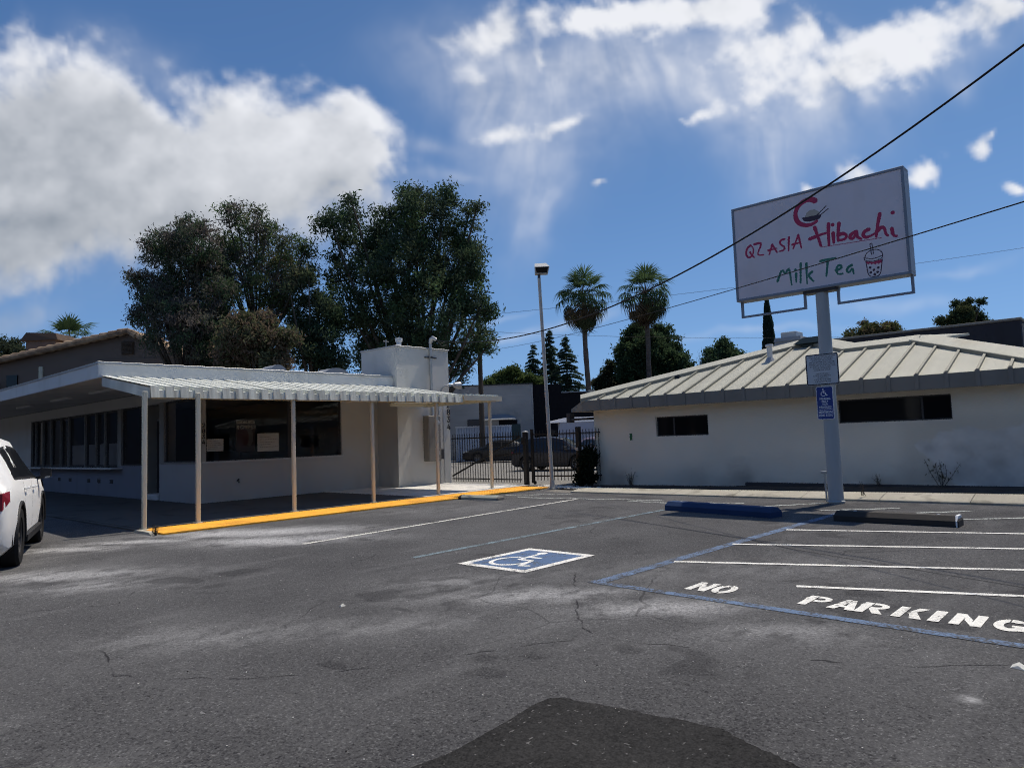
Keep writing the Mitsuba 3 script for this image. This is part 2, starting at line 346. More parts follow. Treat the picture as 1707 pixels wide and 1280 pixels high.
mat("stop_blue", streaky((0.012, 0.038, 0.11), 0.5), 0.7)
mat("stop_black", streaky((0.035, 0.032, 0.03), 0.5), 0.75)
mat("stop_concrete", streaky((0.34, 0.36, 0.32), 0.6), 0.85)
mat("rubber", (0.02, 0.02, 0.021), 0.8)
mat("car_white", (0.72, 0.72, 0.71), 0.3, clearcoat=0.8, clearcoat_gloss=0.9)
mat("car_black", (0.006, 0.007, 0.010), 0.3, clearcoat=0.3, clearcoat_gloss=0.95)
mat("car_navy", (0.006, 0.008, 0.018), 0.3, clearcoat=0.3, clearcoat_gloss=0.95)
mat("car_purple", (0.16, 0.13, 0.17), 0.3, clearcoat=0.8, clearcoat_gloss=0.9)
mat("car_glass", (0.012, 0.014, 0.017), 0.06, specular=0.5)
mat("car_trim", (0.02, 0.02, 0.021), 0.5)
mat("rim_metal", (0.12, 0.12, 0.125), 0.35, metallic=0.7)
mat("lamp_red", (0.22, 0.008, 0.02), 0.2, clearcoat=1.0)
mat("lamp_clear", (0.55, 0.57, 0.6), 0.15, clearcoat=1.0)
mat("brown_wall", streaky((0.16, 0.125, 0.105), 0.4), 0.9)
mat("brown_trim", (0.09, 0.065, 0.05), 0.8)


def tile_fn(p, n, uv):
    k = fbm(p.x * 3, p.y * 3, p.z * 3, 3)
    return mix(mi.Color3f(0.19, 0.13, 0.09), mi.Color3f(0.40, 0.29, 0.19), smooth(0.25, 0.75, k))


mat("clay_tile", mikit.proc(tile_fn), 0.85)


def block_fn(p, n, uv):
    s = p.x * SA - p.y * CA
    k = fbm(s * 0.5, p.z * 1.6, 3.0, 4)
    row = smooth(0.04, 0.0, dr.abs(dr.abs(p.z / 0.6 - dr.floor(p.z / 0.6)) - 0.5) - 0.46)
    v = 0.36 * (1 + 0.35 * (k - 0.5)) * (1 - 0.08 * row)
    return mi.Color3f(v, v * 0.99, v * 0.98)


mat("gray_block", mikit.proc(block_fn), 0.9)
mat("black_wall", (0.009, 0.009, 0.012), 0.85)  # near-black: deep shade put into the wall colour
mat("navy_wall", streaky((0.030, 0.032, 0.042), 0.3), 0.85)
mat("pale_wall", streaky((0.36, 0.38, 0.44), 0.3), 0.7)
mat("container_white", streaky((0.44, 0.50, 0.60), 0.4), 0.6)
mat("truck_white", (0.66, 0.66, 0.68), 0.5)
mat("siding_gray", streaky((0.23, 0.25, 0.28), 0.3), 0.8)
mat("teal_metal", (0.025, 0.05, 0.055), 0.6)
mat("wire_black", (0.012, 0.012, 0.014), 0.7)


def bark_fn(p, n, uv):
    k = fbm(p.x * 6, p.y * 6, p.z * 2.0, 3)
    return mix(mi.Color3f(0.05, 0.04, 0.032), mi.Color3f(0.12, 0.10, 0.08), k)


mat("bark", mikit.proc(bark_fn), 0.95)


def palmbark_fn(p, n, uv):
    k = noise(p.x * 3, p.y * 3, p.z * 9.0)
    return mix(mi.Color3f(0.07, 0.057, 0.05), mi.Color3f(0.15, 0.12, 0.10), k)


mat("palm_bark", mikit.proc(palmbark_fn), 0.95)
mat("wood_pole", streaky((0.10, 0.08, 0.065), 0.4), 0.9)
scene["leaf"] = {"type": "principledthin", "base_color": {"type": "mesh_attribute", "name": "vertex_color"}, "roughness": 0.55, "diff_trans": 0.85, "eta": 1.4}
mat("pebble_pale", (0.60, 0.58, 0.53), 0.9)
mat("pebble_dark", (0.02, 0.02, 0.02), 0.9)
mat("green_paint", (0.04, 0.13, 0.06), 0.7)

# ------------------------------------------------------------------ helpers


def number(key):
    if key not in USED:
        USED.add(key)
        return key
    k = 1
    while f"{key}_{k:03d}" in USED:
        k += 1
    USED.add(f"{key}_{k:03d}")
    return f"{key}_{k:03d}"


USED = set()


def thing(name, label, category, group=None):
    key = number(name)
    labels[key] = {"label": label, "category": category}
    if group:
        labels[key]["group"] = group
    return key


def ground_piece(name, mesh, m, label, **kw):
    key = number(name)
    scene[key] = mikit.ply(cat(mesh), m, **kw)
    labels[key] = {"label": label, "kind": "structure"}
    return key


def part(parent, name, mesh, m, label=None, kind=None, smooth=False, **kw):
    key = number(f"{parent}__{name}")
    if isinstance(mesh, dict):
        scene[key] = {**mesh, **kw}
    else:
        scene[key] = mikit.ply(cat(mesh), m, smooth=smooth, **kw)
    if label or kind:
        labels[key] = {}
        if label:
            labels[key]["label"] = label
        if kind:
            labels[key]["kind"] = kind
    return key


def single(name, mesh, m, label, category, group=None, smooth=False, **kw):
    key = thing(name, label, category, group)
    scene[key] = mikit.ply(cat(mesh), m, smooth=smooth, **kw)
    return key


def cat(mesh):
    if isinstance(mesh, list):
        return trimesh.util.concatenate(mesh)
    return mesh


def box(x0, x1, y0, y1, z0, z1, b=0.0):
    x0, x1 = sorted((x0, x1)); y0, y1 = sorted((y0, y1)); z0, z1 = sorted((z0, z1))
    if b <= 0:
        m = trimesh.creation.box(extents=(x1 - x0, y1 - y0, z1 - z0))
        m.apply_translation(((x0 + x1) / 2, (y0 + y1) / 2, (z0 + z1) / 2))
        return m
    b = min(b, (x1 - x0) * 0.45, (y1 - y0) * 0.45, (z1 - z0) * 0.45)
    pts = []
    for sx in (0, 1):
        for sy in (0, 1):
            for sz in (0, 1):
                X, Y, Z = (x1, x0)[sx == 0], (y1, y0)[sy == 0], (z1, z0)[sz == 0]
                ix, iy, iz = (b, -b)[sx], (b, -b)[sy], (b, -b)[sz]
                pts += [(X + ix, Y + iy, Z), (X + ix, Y, Z + iz), (X, Y + iy, Z + iz)]
    return hull(pts)


def hull(pts):
    man = m3.Manifold.hull_points(np.asarray(pts, np.float64))
    mm = man.to_mesh()
    return trimesh.Trimesh(np.array(mm.vert_properties)[:, :3], np.array(mm.tri_verts), process=False)


def moved(m, x=0, y=0, z=0, rz=0.0):
    m = m.copy()
    if rz:
        m.apply_transform(trimesh.transformations.rotation_matrix(rz, [0, 0, 1]))
    m.apply_translation((x, y, z))
    return m


def tube(points, radii, sides=8, caps=True):
    p = np.asarray(points, float)
    r = np.broadcast_to(np.asarray(radii, float), (len(p),))
    t = np.gradient(p, axis=0)
    t /= np.linalg.norm(t, axis=1, keepdims=True) + 1e-12
    ref = np.array([0, 0, 1.0]) if abs(t[:, 2]).mean() < 0.8 else np.array([1.0, 0, 0])
    a = np.cross(t, ref); a /= np.linalg.norm(a, axis=1, keepdims=True) + 1e-12
    b = np.cross(t, a)
    ang = np.arange(sides) * 2 * np.pi / sides
    v = p[:, None] + r[:, None, None] * (np.cos(ang)[None, :, None] * a[:, None] + np.sin(ang)[None, :, None] * b[:, None])
    i, j = np.meshgrid(np.arange(len(p) - 1), np.arange(sides), indexing="ij")
    q = np.stack([i * sides + j, (i + 1) * sides + j, (i + 1) * sides + (j + 1) % sides, i * sides + (j + 1) % sides], -1).reshape(-1, 4)
    f = np.vstack([q[:, [0, 1, 2]], q[:, [0, 2, 3]]])
    v = v.reshape(-1, 3)
    if caps:
        n = len(v)
        v = np.vstack([v, p[0], p[-1]])
        k = np.arange(sides)
        o = (len(p) - 1) * sides
        f = np.vstack([f, np.stack([np.full(sides, n), k, (k + 1) % sides], 1), np.stack([np.full(sides, n + 1), o + (k + 1) % sides, o + k], 1)])
    return trimesh.Trimesh(v, f[:, ::-1], process=False)


def bar(p, q, wx, wz):
    """a straight rectangular bar from p to q: wx wide, wz high"""
    p, q = np.asarray(p, float), np.asarray(q, float)
    t = q - p
    L = np.linalg.norm(t); t /= L
    s = np.cross(t, [0, 0, 1.0])
    if np.linalg.norm(s) < 1e-6:
        s = np.array([1.0, 0, 0])
    s /= np.linalg.norm(s); n = np.cross(s, t)
    m = trimesh.creation.box(extents=(wx, L, wz))
    M = np.eye(4); M[:3, 0], M[:3, 1], M[:3, 2], M[:3, 3] = s, t, n, (p + q) / 2
    m.apply_transform(M)
    return m


def quads(v, f):
    return trimesh.Trimesh(*_tri(v, f), process=False)


def _tri(v, f):
    f = np.asarray(f)
    if f.shape[1] == 4:
        f = np.vstack([f[:, [0, 1, 2]], f[:, [0, 2, 3]]])
    return np.asarray(v, float), f


def sheet(poly, z):
    """a flat horizontal sheet of a shapely polygon (facing up)"""
    out = []
    for g in getattr(poly, "geoms", [poly]):
        v, f = trimesh.creation.triangulate_polygon(g, engine="earcut")
        a = v[f]
        c = np.cross(a[:, 1] - a[:, 0], a[:, 2] - a[:, 0])
        f = np.where((c < 0)[:, None], f[:, ::-1], f)
        out.append(trimesh.Trimesh(np.column_stack([v, np.full(len(v), z)]), f, process=False))
    return cat(out)


def prism(poly, h, M):
    """a shapely polygon extruded by h along its third axis, under the 4 x 4 matrix M"""
    out = []
    for g in getattr(poly, "geoms", [poly]):
        if g.is_empty or g.area < 1e-7:
            continue
        m = trimesh.creation.extrude_polygon(g, h, engine="earcut")
        m.apply_transform(M)
        out.append(m)
    return cat(out)


def axes(o, ex, ey, ez):
    M = np.eye(4)
    M[:3, 0], M[:3, 1], M[:3, 2], M[:3, 3] = ex, ey, ez, o
    return M


def facing_front(x, y, z):
    """text axes on a wall facing -y"""
    return axes((x, y, z), (1, 0, 0), (0, 0, 1), (0, -1, 0))


def facing_left(x, y, z):
    """text axes on a wall facing -x (its text runs towards -y)"""
    return axes((x, y, z), (0, -1, 0), (0, 0, 1), (-1, 0, 0))


def text(s, h, M, depth=0.004, bold=False, squeeze=1.0, centre=False):
    m = meshkit.text_mesh(s, h, depth, bold)
    if centre:
        m.apply_translation((-m.bounds[:, 0].mean(), 0, 0))
    m.apply_scale((squeeze, 1, 1))
    m.apply_transform(M)
    return m


def lathe(profile, sides=24):
    m = trimesh.creation.revolve(np.asarray(profile, float), sections=sides)
    if m.volume < 0:
        m.invert()
    return m


# ------------------------------------------------------------------ ground, lot, walk, kerb, markings
ground_piece("ground", sheet(sbox(-260, -260, 420, 420), -0.012), "earth", "pale dusty ground around the buildings")
ground_piece("parking_lot", sheet(Polygon([(-60, -60), (15.95, -60), (17.2, 1.2), (16.65, 2.07), (15.95, 6.6), (15.75, 11.0), (15.72, 12.9), (16.5, 14.3), (17.3, 15.25), (17.3, 60), (-60, 60)]), 0.0), "asphalt", "weathered asphalt parking lot with dusty patches, cracks and painted lines")
LOT = "parking_lot"
PATCH = [(-0.64, 3.53), (-0.38, 3.75), (-0.1, 4.12), (0.07, 4.37), (0.18, 4.47), (0.50, 4.30), (0.70, 4.16), (1.06, 3.92), (1.30, 3.42), (1.2, 2.6), (-1.0, 2.9), (-0.64, 3.53)]
q = np.array([LineString(PATCH).interpolate(t, normalized=True).coords[0] for t in np.linspace(0, 1, 260)])
q = q + (meshkit.fbm(np.column_stack([q * 7, q[:, :1] * 0]), 4, 3)[:, None] - 0.5) * [0.035, 0.04] + (meshkit.noise(np.column_stack([q * 60, q[:, :1] * 0]), 4)[:, None] - 0.5) * 0.025
q = [lot(X, Y) for X, Y in q]
part(LOT, "repair_patch", sheet(Polygon(q).buffer(0), 0.004), "asphalt_patch", "darker asphalt repair patch at the bottom of the view")


def strip(x0, y0, x1, y1, w, z):
    return sheet(LineString([(x0, y0), (x1, y1)]).buffer(w / 2, cap_style=2), z)


part(LOT, "stall_line", strip(6.2, 10.36, 14.2, 10.9, 0.085, 0.004), "line_white", "thin white stall line nearest the shop")
part(LOT, "stall_line", strip(6.3, 7.7, 12.9, 7.66, 0.11, 0.004), "line_pale_blue", "faded pale blue stall line left of the wheelchair symbol")
part(LOT, "stall_line", strip(6.3, 4.62, 13.9, 4.46, 0.15, 0.004), "line_blue", "blue line between the stall and the hatched aisle")
part(LOT, "stall_line", strip(6.33, 4.72, 6.14, 0.2, 0.12, 0.0044), "line_blue", "blue line under the words on the asphalt")
for a in ((7.83, 4.55, 9.5, 0.6), (9.42, 4.54, 10.9, 1.0), (11.13, 4.45, 12.3, 1.1), (7.24, 2.83, 8.05, 0.6)):
    part(LOT, "hatch_line", strip(*a, 0.085, 0.0048), "line_bright")
for a in ((14.35, 13.5, 15.4, 12.0), (14.02, 12.74, 14.64, 8.7), (14.2, 9.4, 14.15, 8.3), (14.5, 7.5, 14.66, 6.74), (14.24, 6.12, 15.3, 5.28), (13.92, 4.89, 14.85, 3.75), (14.17, 3.32, 14.8, 2.59), (13.49, 2.51, 14.2, 1.6)):
    part(LOT, "end_line", strip(*a, 0.09, 0.0048), "line_faded")


def stencil(letter):
    """bold stencil capitals, 0.66 wide and 1 high"""
    B = lambda *a: sbox(*a)
    W, s = 0.66, 0.22
    if letter == "I":
        return B(0, 0, s * 1.15, 1)
    if letter == "N":
        g = unary_union([B(0, 0, s, 1), B(W - s, 0, W, 1), Polygon([(0, 1), (0.2, 1), (W, 0), (W - 0.2, 0)])])
        return g.difference(unary_union([B(s, 0, s + 0.025, 0.6), B(W - s - 0.025, 0.4, W - s, 1)]))
    if letter == "O":
        g = Point(0, 0).buffer(0.5, 24); g = affinity.translate(affinity.scale(g, 0.66, 1), W / 2, 0.5)
        h = affinity.scale(g, 0.4, 0.52)
        return g.difference(h).difference(B(W / 2 - 0.025, 0, W / 2 + 0.025, 1))
    if letter == "P" or letter == "R":
        g = unary_union([B(0, 0, s, 1), affinity.translate(affinity.scale(Point(0, 0).buffer(0.3, 16), 1.15, 1), 0.31, 0.7), B(0.1, 0.4, 0.3, 1)])
        g = g.difference(affinity.translate(affinity.scale(Point(0, 0).buffer(0.12, 12), 1.1, 1), 0.35, 0.7))
        if letter == "R":
            g = g.union(Polygon([(0.24, 0.42), (0.46, 0.42), (W + 0.02, 0), (0.44, 0)]))
        return g.difference(B(s, 0, s + 0.03, 0.98))
    if letter == "A":
        g = Polygon([(0, 0), (0.22, 0), (0.28, 0.22), (0.42, 0.22), (0.46, 0), (W + 0.04, 0), (0.47, 1), (0.22, 1)]).difference(Polygon([(0.31, 0.38), (0.40, 0.38), (0.355, 0.75)]))
        return g.difference(Polygon([(0.345, 0.76), (0.365, 0.76), (0.365, 1), (0.345, 1)]))
    if letter == "K":
        return unary_union([B(0, 0, s, 1), Polygon([(s + 0.03, 0.45), (0.42, 1), (W, 1), (0.34, 0.42)]), Polygon([(0.30, 0.52), (0.45, 0.60), (W + 0.03, 0), (0.42, 0)])])
    if letter == "G":
        g = affinity.translate(affinity.scale(Point(0, 0).buffer(0.5, 24), 0.66, 1), W / 2, 0.5)
        g = g.difference(affinity.scale(g, 0.4, 0.52)).difference(B(0.36, 0.5, 1, 0.72))
        return g.union(B(0.36, 0.36, W, 0.5)).union(B(W - 0.17, 0.08, W, 0.5)).difference(B(W / 2 - 0.06, 0.6, W / 2 - 0.03, 1))


for ch, y in (("N", 3.70), ("O", 3.46), ("P", 2.56), ("A", 2.31), ("R", 2.08), ("K", 1.79), ("I", 1.52), ("N", 1.37), ("G", 1.09)):
    g = affinity.affine_transform(stencil(ch), [0, 0.385, -0.335, 0, 6.535, y])
    part(LOT, "painted_letter", sheet(g, 0.005), "line_bright", f"white stencilled letter {ch} on the asphalt")
# wheelchair symbol painted in the stall
part(LOT, "wheelchair_symbol", sheet(sbox(6.30, 5.66, 7.72, 6.82).difference(sbox(6.42, 5.77, 7.60, 6.71)), 0.0044), "symbol_white", "white border of the wheelchair symbol painted in the stall")
part(LOT, "wheelchair_symbol", sheet(sbox(6.42, 5.77, 7.60, 6.71), 0.0042), "symbol_blue", "blue field of the wheelchair symbol painted in the stall")


def wheelchair(s):
    """the access symbol in a unit square, y up, s = stroke"""
    wheel = LineString([(0.42 + 0.27 * math.cos(a), 0.33 + 0.27 * math.sin(a)) for a in np.linspace(math.radians(112), math.radians(372), 28)]).buffer(s / 2)
    body = LineString([(0.40, 0.84), (0.43, 0.46), (0.66, 0.46), (0.77, 0.14), (0.88, 0.18)]).buffer(s / 2, join_style=1)
    arm = LineString([(0.42, 0.64), (0.63, 0.64)]).buffer(s / 2)
    return unary_union([wheel, body, arm, Point(0.39, 0.93).buffer(0.075)])


g = affinity.affine_transform(wheelchair(0.062), [0, 1.08, -0.92, 0, 6.46, 6.72])
part(LOT, "wheelchair_symbol", sheet(g, 0.0056), "symbol_figure", "white wheelchair figure on the blue field in the stall")

# the walk in front of the shop: slabs with joints, and the yellow strip of raised domes along it
WALK = "walkway"
key = ground_piece(WALK, box(5.4, 17.3, 15.2, 46, -0.2, 0.028), "walk_shaded", "concrete walk in front of the shop, coloured dark for the shade under the awning")
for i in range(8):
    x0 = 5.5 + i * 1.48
    part(WALK, "slab", box(x0 + 0.006, x0 + 1.474, 15.206, 20.6, 0.0, 0.045, 0.006), "walk_sunlit" if i > 4 else "walk_shaded")  # awning shade painted into the slabs; those past its edge get a sunlit tone
part(WALK, "kerb_end", hull([(5.28, 14.1, 0), (5.40, 14.1, 0), (5.28, 15.0, 0), (5.40, 15.0, 0), (5.30, 14.3, 0.05), (5.41, 14.3, 0.05), (5.30, 15.0, 0.05), (5.41, 15.0, 0.05)]), "kerb_concrete", "pale kerb at the left end of the walk")
dome = lathe([(0.0, 0.0065), (0.009, 0.006), (0.016, 0.0)], 6)
TILE_L, TILE_W = 0.6, 1.17
ts = [box(0.004, TILE_L - 0.004, 0, TILE_W, -0.02, 0.012)]
for i in range(9):
    for j in range(17):
        ts.append(moved(dome, 0.04 + i * 0.065, 0.045 + j * 0.066, 0.012))
tile = mikit.ply(cat(ts), "yellow_tile")
strip_key = thing("tactile_strip", "long yellow strip of raised domes along the edge of the walk", "warning strip")
nt = 19
for i in range(nt):
    x = 5.45 + i * TILE_L
    part(strip_key, "tile", tile, None, to_world=T().translate([x, 13.98 + 0.0005 * i, 0.022]))

# planting bed and kerb along the right-hand building
bed = [(15.75, 11.6), (16.75, 11.6), (16.9, 15.2), (18.4, 15.2)]
vs, fs = [], []
ys = np.linspace(14.0, 1.0, 27)
for k, y in enumerate(ys):
    t = (13.0 - y) / 11.0
    zz = 0.0 + 0.15 * np.clip(t, 0, 1.2)
    xk = 15.98 + 0.10 * max(t, 0) + (0.25 * (y - 12.6) if y > 12.6 else 0)
    for x, dz in ((xk + 0.47, 0.02), (17.3, 0.0), (17.9, 0.0), (18.9, -0.02)):
        vs.append((x, y, zz + dz + 0.03 * (meshkit.noise(np.array([x * 3, y * 3, 0.0])) - 0.5)))
for k in range(len(ys) - 1):
    for j in range(3):
        a = k * 4 + j
        fs.append((a, a + 1, a + 5, a + 4))
m = quads(vs, fs)
if m.face_normals[:, 2].mean() < 0:
    m.invert()
ground_piece("planting_bed", m, "mulch", "bare dark soil bed along the foot of the cream building")
kerb_key = ground_piece("kerb", box(15.8, 15.81, 8, 8.01, -0.1, -0.05), "kerb_concrete", "pale concrete kerb in front of the cream building")
ky = np.linspace(12.4, 1.2, 8)


def kx(y):
    t = (13.0 - y) / 11.0
    return 15.86 + 0.10 * t, 0.02 + 0.09 * min(max(t, 0), 1.1)


for i in range(7):
    (xa, za), (xb, zb) = kx(ky[i]), kx(ky[i + 1])
    ya, yb = ky[i] - 0.006, ky[i + 1] + 0.006
    pts = []
    for x, y, z in ((xa, ya, za), (xb, yb, zb)):
        w = 0.55
        pts += [(x, y, -0.1), (x + w, y, -0.1), (x, y, 0.012 + z * 0.25), (x + 0.03, y, 0.02 + z * 0.35), (x + w, y, z + 0.06)]
    part(kerb_key, "kerb_stone", hull(pts), "kerb_concrete")
# lighter driveway behind the gate
mat("driveway_asphalt", streaky((0.17, 0.165, 0.155), 0.3), 0.95)
ground_piece("driveway", sheet(Polygon([(17.75, 15.25), (17.3, 15.25), (17.3, 70), (75, 70), (75, 14.2), (18.4, 14.2)]), 0.0), "driveway_asphalt", "pale worn driveway behind the iron gate")
rng = np.random.default_rng(3)
gv = []
for i in range(900):
    y = 14.6 - 3.4 * rng.random() ** 1.5
    x = 16.45 + 0.35 * rng.random() + 0.25 * (y - 12.6) * (y > 12.6)
    s = 0.012 + 0.03 * rng.random()
    o = trimesh.creation.icosphere(0)
    o.apply_scale((s, s * (0.6 + 0.6 * rng.random()), s * 0.6)); o.apply_translation((x + 0.4 * rng.random(), y, 0.02 + s * 0.3))
    gv.append(o)
key = thing("gravel", "scattered pale gravel and leaf litter at the foot of the lamp pole", "gravel")
labels[key]["kind"] = "stuff"
scene[key] = mikit.ply(cat(gv), "pebble_pale")

# ------------------------------------------------------------------ the shop with the flat roof
SHOP = thing("shop_building", "low white flat-roofed shop with dark windows, wide white fascia and a metal awning", "shop")
FY, CX = 20.2, 8.9            # front wall, left wall
part(SHOP, "wall", [box(CX, 15.1, FY, FY + 0.2, 0, 1.19), box(13.6, 15.1, FY, FY + 0.2, 1.19, 3.44), box(CX, 13.6, FY, FY + 0.2, 3.12, 3.44)], "stucco_white", "front wall below and beside the large windows")
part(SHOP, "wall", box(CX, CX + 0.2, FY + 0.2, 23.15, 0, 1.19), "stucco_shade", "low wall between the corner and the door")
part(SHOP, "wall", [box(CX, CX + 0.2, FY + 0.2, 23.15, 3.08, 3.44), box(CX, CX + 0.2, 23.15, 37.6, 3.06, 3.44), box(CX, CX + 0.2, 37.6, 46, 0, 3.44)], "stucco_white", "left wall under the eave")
part(SHOP, "wall", [box(CX, CX + 0.2, 24.5, 26.75, 0, 1.10), box(CX, CX + 0.2, 26.75, 37.6, 0, 1.02)], "stucco_blue", "darker blue-gray wall below the row of narrow windows")
part(SHOP, "wall", [box(CX, 17.3, 45.8, 46, 0, 3.44), box(17.1, 17.3, 21.2, 45.8, 0, 3.44)], "stucco_white")
# what is inside: dark floor, back wall, counter, partition
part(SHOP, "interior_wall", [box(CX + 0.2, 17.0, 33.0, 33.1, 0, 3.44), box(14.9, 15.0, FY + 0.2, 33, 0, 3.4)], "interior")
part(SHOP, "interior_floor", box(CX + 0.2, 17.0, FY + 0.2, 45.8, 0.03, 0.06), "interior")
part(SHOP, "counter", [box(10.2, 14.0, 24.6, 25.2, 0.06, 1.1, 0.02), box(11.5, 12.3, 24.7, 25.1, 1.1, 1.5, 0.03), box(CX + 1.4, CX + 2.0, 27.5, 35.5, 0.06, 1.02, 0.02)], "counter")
# corner posts and window frames
part(SHOP, "corner_post", box(CX - 0.004, CX + 0.14, FY - 0.004, FY + 0.14, 1.19, 3.44), "corner_paint")
part(SHOP, "corner_post", box(CX - 0.004, CX + 0.14, 22.82, 23.15, 1.19, 3.08), "frame_gray")
part(SHOP, "corner_post", box(CX - 0.004, CX + 0.14, 26.45, 26.75, 1.10, 3.06), "frame_gray")


def front_window(x0, x1, z0, z1):
    k = part(SHOP, "window", [box(x0, x1, FY + 0.06, FY + 0.12, z0, z0 + 0.05), box(x0, x1, FY + 0.06, FY + 0.12, z1 - 0.05, z1), box(x0, x0 + 0.05, FY + 0.06, FY + 0.12, z0 + 0.05, z1 - 0.05), box(x1 - 0.05, x1, FY + 0.06, FY + 0.12, z0 + 0.05, z1 - 0.05)], "dark_frame")
    part(k, "pane", quads([(x0 + 0.05, FY + 0.09, z0 + 0.05), (x1 - 0.05, FY + 0.09, z0 + 0.05), (x1 - 0.05, FY + 0.09, z1 - 0.05), (x0 + 0.05, FY + 0.09, z1 - 0.05)], [(0, 1, 2, 3)]), "glass")


def side_window(y0, y1, z0, z1, x=CX, fr=0.05, name="window"):
    k = part(SHOP, name, [box(x + 0.06, x + 0.12, y0, y1, z0, z0 + fr), box(x + 0.06, x + 0.12, y0, y1, z1 - fr, z1), box(x + 0.06, x + 0.12, y0, y0 + fr, z0 + fr, z1 - fr), box(x + 0.06, x + 0.12, y1 - fr, y1, z0 + fr, z1 - fr)], "dark_frame")
    part(k, "pane", quads([(x + 0.09, y1 - fr, z0 + fr), (x + 0.09, y0 + fr, z0 + fr), (x + 0.09, y0 + fr, z1 - fr), (x + 0.09, y1 - fr, z1 - fr)], [(0, 1, 2, 3)]), "glass")
    return k


front_window(CX + 0.14, 11.72, 1.19, 3.12)
front_window(11.72, 13.6, 1.19, 3.12)
part(SHOP, "window_sill", box(CX - 0.03, 13.65, FY - 0.035, FY + 0.06, 1.16, 1.215, 0.008), "trim_white")
side_window(FY + 0.14, 22.82, 1.19, 3.08)
part(SHOP, "window_sill", box(CX - 0.035, CX + 0.06, FY + 0.06, 23.12, 1.165, 1.21, 0.008), "frame_gray")
side_window(24.5, 26.45, 1.10, 3.06)
mull = [26.75, 28.1, 29.05, 30.25, 32.24, 33.28, 34.62, 35.79, 36.87, 37.55]
for a, b in zip(mull[:-1], mull[1:]):
    side_window(a + 0.03, b - 0.03, 1.06, 3.04, fr=0.07)
for y in mull:
    part(SHOP, "mullion", box(CX - 0.01, CX + 0.13, y - 0.03, y + 0.03, 1.06, 3.06), "frame_gray")
part(SHOP, "serving_ledge", box(CX - 0.38, CX + 0.02, 26.3, 37.6, 0.99, 1.045, 0.012), "trim_white", "long pale serving ledge under the row of narrow windows")
part(SHOP, "papers", box(CX + 0.35, CX + 0.36, 27.2, 33.2, 1.12, 1.9), "print_gray", "dull printed boards inside the row of narrow windows")
# the door between the two stretches of left wall
dk = part(SHOP, "door", [box(CX + 0.42, CX + 0.47, 23.18, 23.28, 0.2, 2.55), box(CX + 0.42, CX + 0.47, 24.36, 24.46, 0.2, 2.55), box(CX + 0.42, CX + 0.47, 23.28, 24.36, 2.45, 2.55), box(CX + 0.42, CX + 0.47, 23.28, 24.36, 0.2, 0.38), box(CX + 0.425, CX + 0.465, 23.28, 24.36, 1.05, 1.12)], "dark_frame", "dark glazed shop door")
part(dk, "pane", quads([(CX + 0.445, 24.36, 0.38), (CX + 0.445, 23.28, 0.38), (CX + 0.445, 23.28, 2.45), (CX + 0.445, 24.36, 2.45)], [(0, 1, 2, 3)]), "glass")
part(dk, "handle", tube([(CX + 0.36, 23.42, 0.95), (CX + 0.36, 23.42, 1.35)], 0.015), "galvanised")
part(dk, "notice", box(CX + 0.43, CX + 0.437, 23.5, 24.05, 1.45, 2.0), "paper", "white notice on the shop door")
part(SHOP, "transom_window", [box(CX + 0.40, CX + 0.48, 23.15, 24.5, 2.55, 2.62), box(CX + 0.40, CX + 0.48, 23.15, 24.5, 3.0, 3.06)], "frame_gray")
part(SHOP, "door_jamb", [box(CX, CX + 0.5, 23.15, 23.18, 0, 3.06), box(CX, CX + 0.5, 24.46, 24.5, 0, 3.06)], "frame_gray")
part(SHOP, "door_step", box(CX - 0.05, CX + 0.6, 23.18, 24.46, 0.03, 0.2, 0.015), "trim_white", "pale step below the shop door")
# roof: deep white fascia, soffit, metal edge
RX0, RY0, RZ0, RZ1 = 5.96, 19.3, 3.44, 3.83
part(SHOP, "fascia", [box(RX0, 15.1, RY0, RY0 + 0.06, RZ0, RZ1 - 0.05)], "trim_white", "long white front fascia above the awning")
part(SHOP, "fascia", [box(RX0, RX0 + 0.06, RY0 + 0.06, 46, RZ0, RZ1 - 0.05)], "trim_white", "left fascia in shade")
part(SHOP, "roof_edge", [box(RX0 - 0.025, 15.1, RY0 - 0.025, RY0 + 0.12, RZ1 - 0.05, RZ1 + 0.015, 0.006), box(RX0 - 0.025, RX0 + 0.12, RY0 + 0.12, 46, RZ1 - 0.05, RZ1, 0.006)], "galvanised", "bright metal drip edge along the roof")
part(SHOP, "roof", [box(RX0 + 0.06, 15.1, RY0 + 0.06, 21.12, RZ0 + 0.1, RZ1 - 0.06), box(RX0 + 0.06, 17.4, 21.12, 46, RZ0 + 0.1, RZ1 - 0.06)], "siding_gray")
for i in range(9):
    y0 = RY0 + 0.07 + i * 2.95
    part(SHOP, "soffit_panel", box(RX0 + 0.07, CX - 0.01, y0, y0 + 2.93, RZ0 + 0.02, RZ0 + 0.05), "soffit_paint")
part(SHOP, "soffit_panel", box(CX, 15.1, RY0 + 0.07, FY, RZ0 + 0.02, RZ0 + 0.05), "soffit_paint")
for y in (22.5, 26.5, 31.0):
    part(SHOP, "soffit_lamp", box(RX0 + 1.3, RX0 + 1.45, y, y + 1.9, RZ0 - 0.05, RZ0 + 0.02, 0.02), "trim_white", "unlit tube lamp under the eave")
part(SHOP, "wall_vent", [box(CX - 0.012, CX, 27.2 + k, 27.5 + k, 0.48, 0.62) for k in (0, 1.3, 2.4, 4.6, 6.0)], "dark_frame", "row of small dark vent grilles low in the left wall")
part(SHOP, "tap", [tube([(9.97, FY, 0.62), (9.97, FY - 0.08, 0.62), (9.97, FY - 0.11, 0.56)], 0.018), box(9.945, 9.995, FY - 0.09, FY - 0.07, 0.64, 0.67)], "black_metal", "small dark water tap on the front wall")
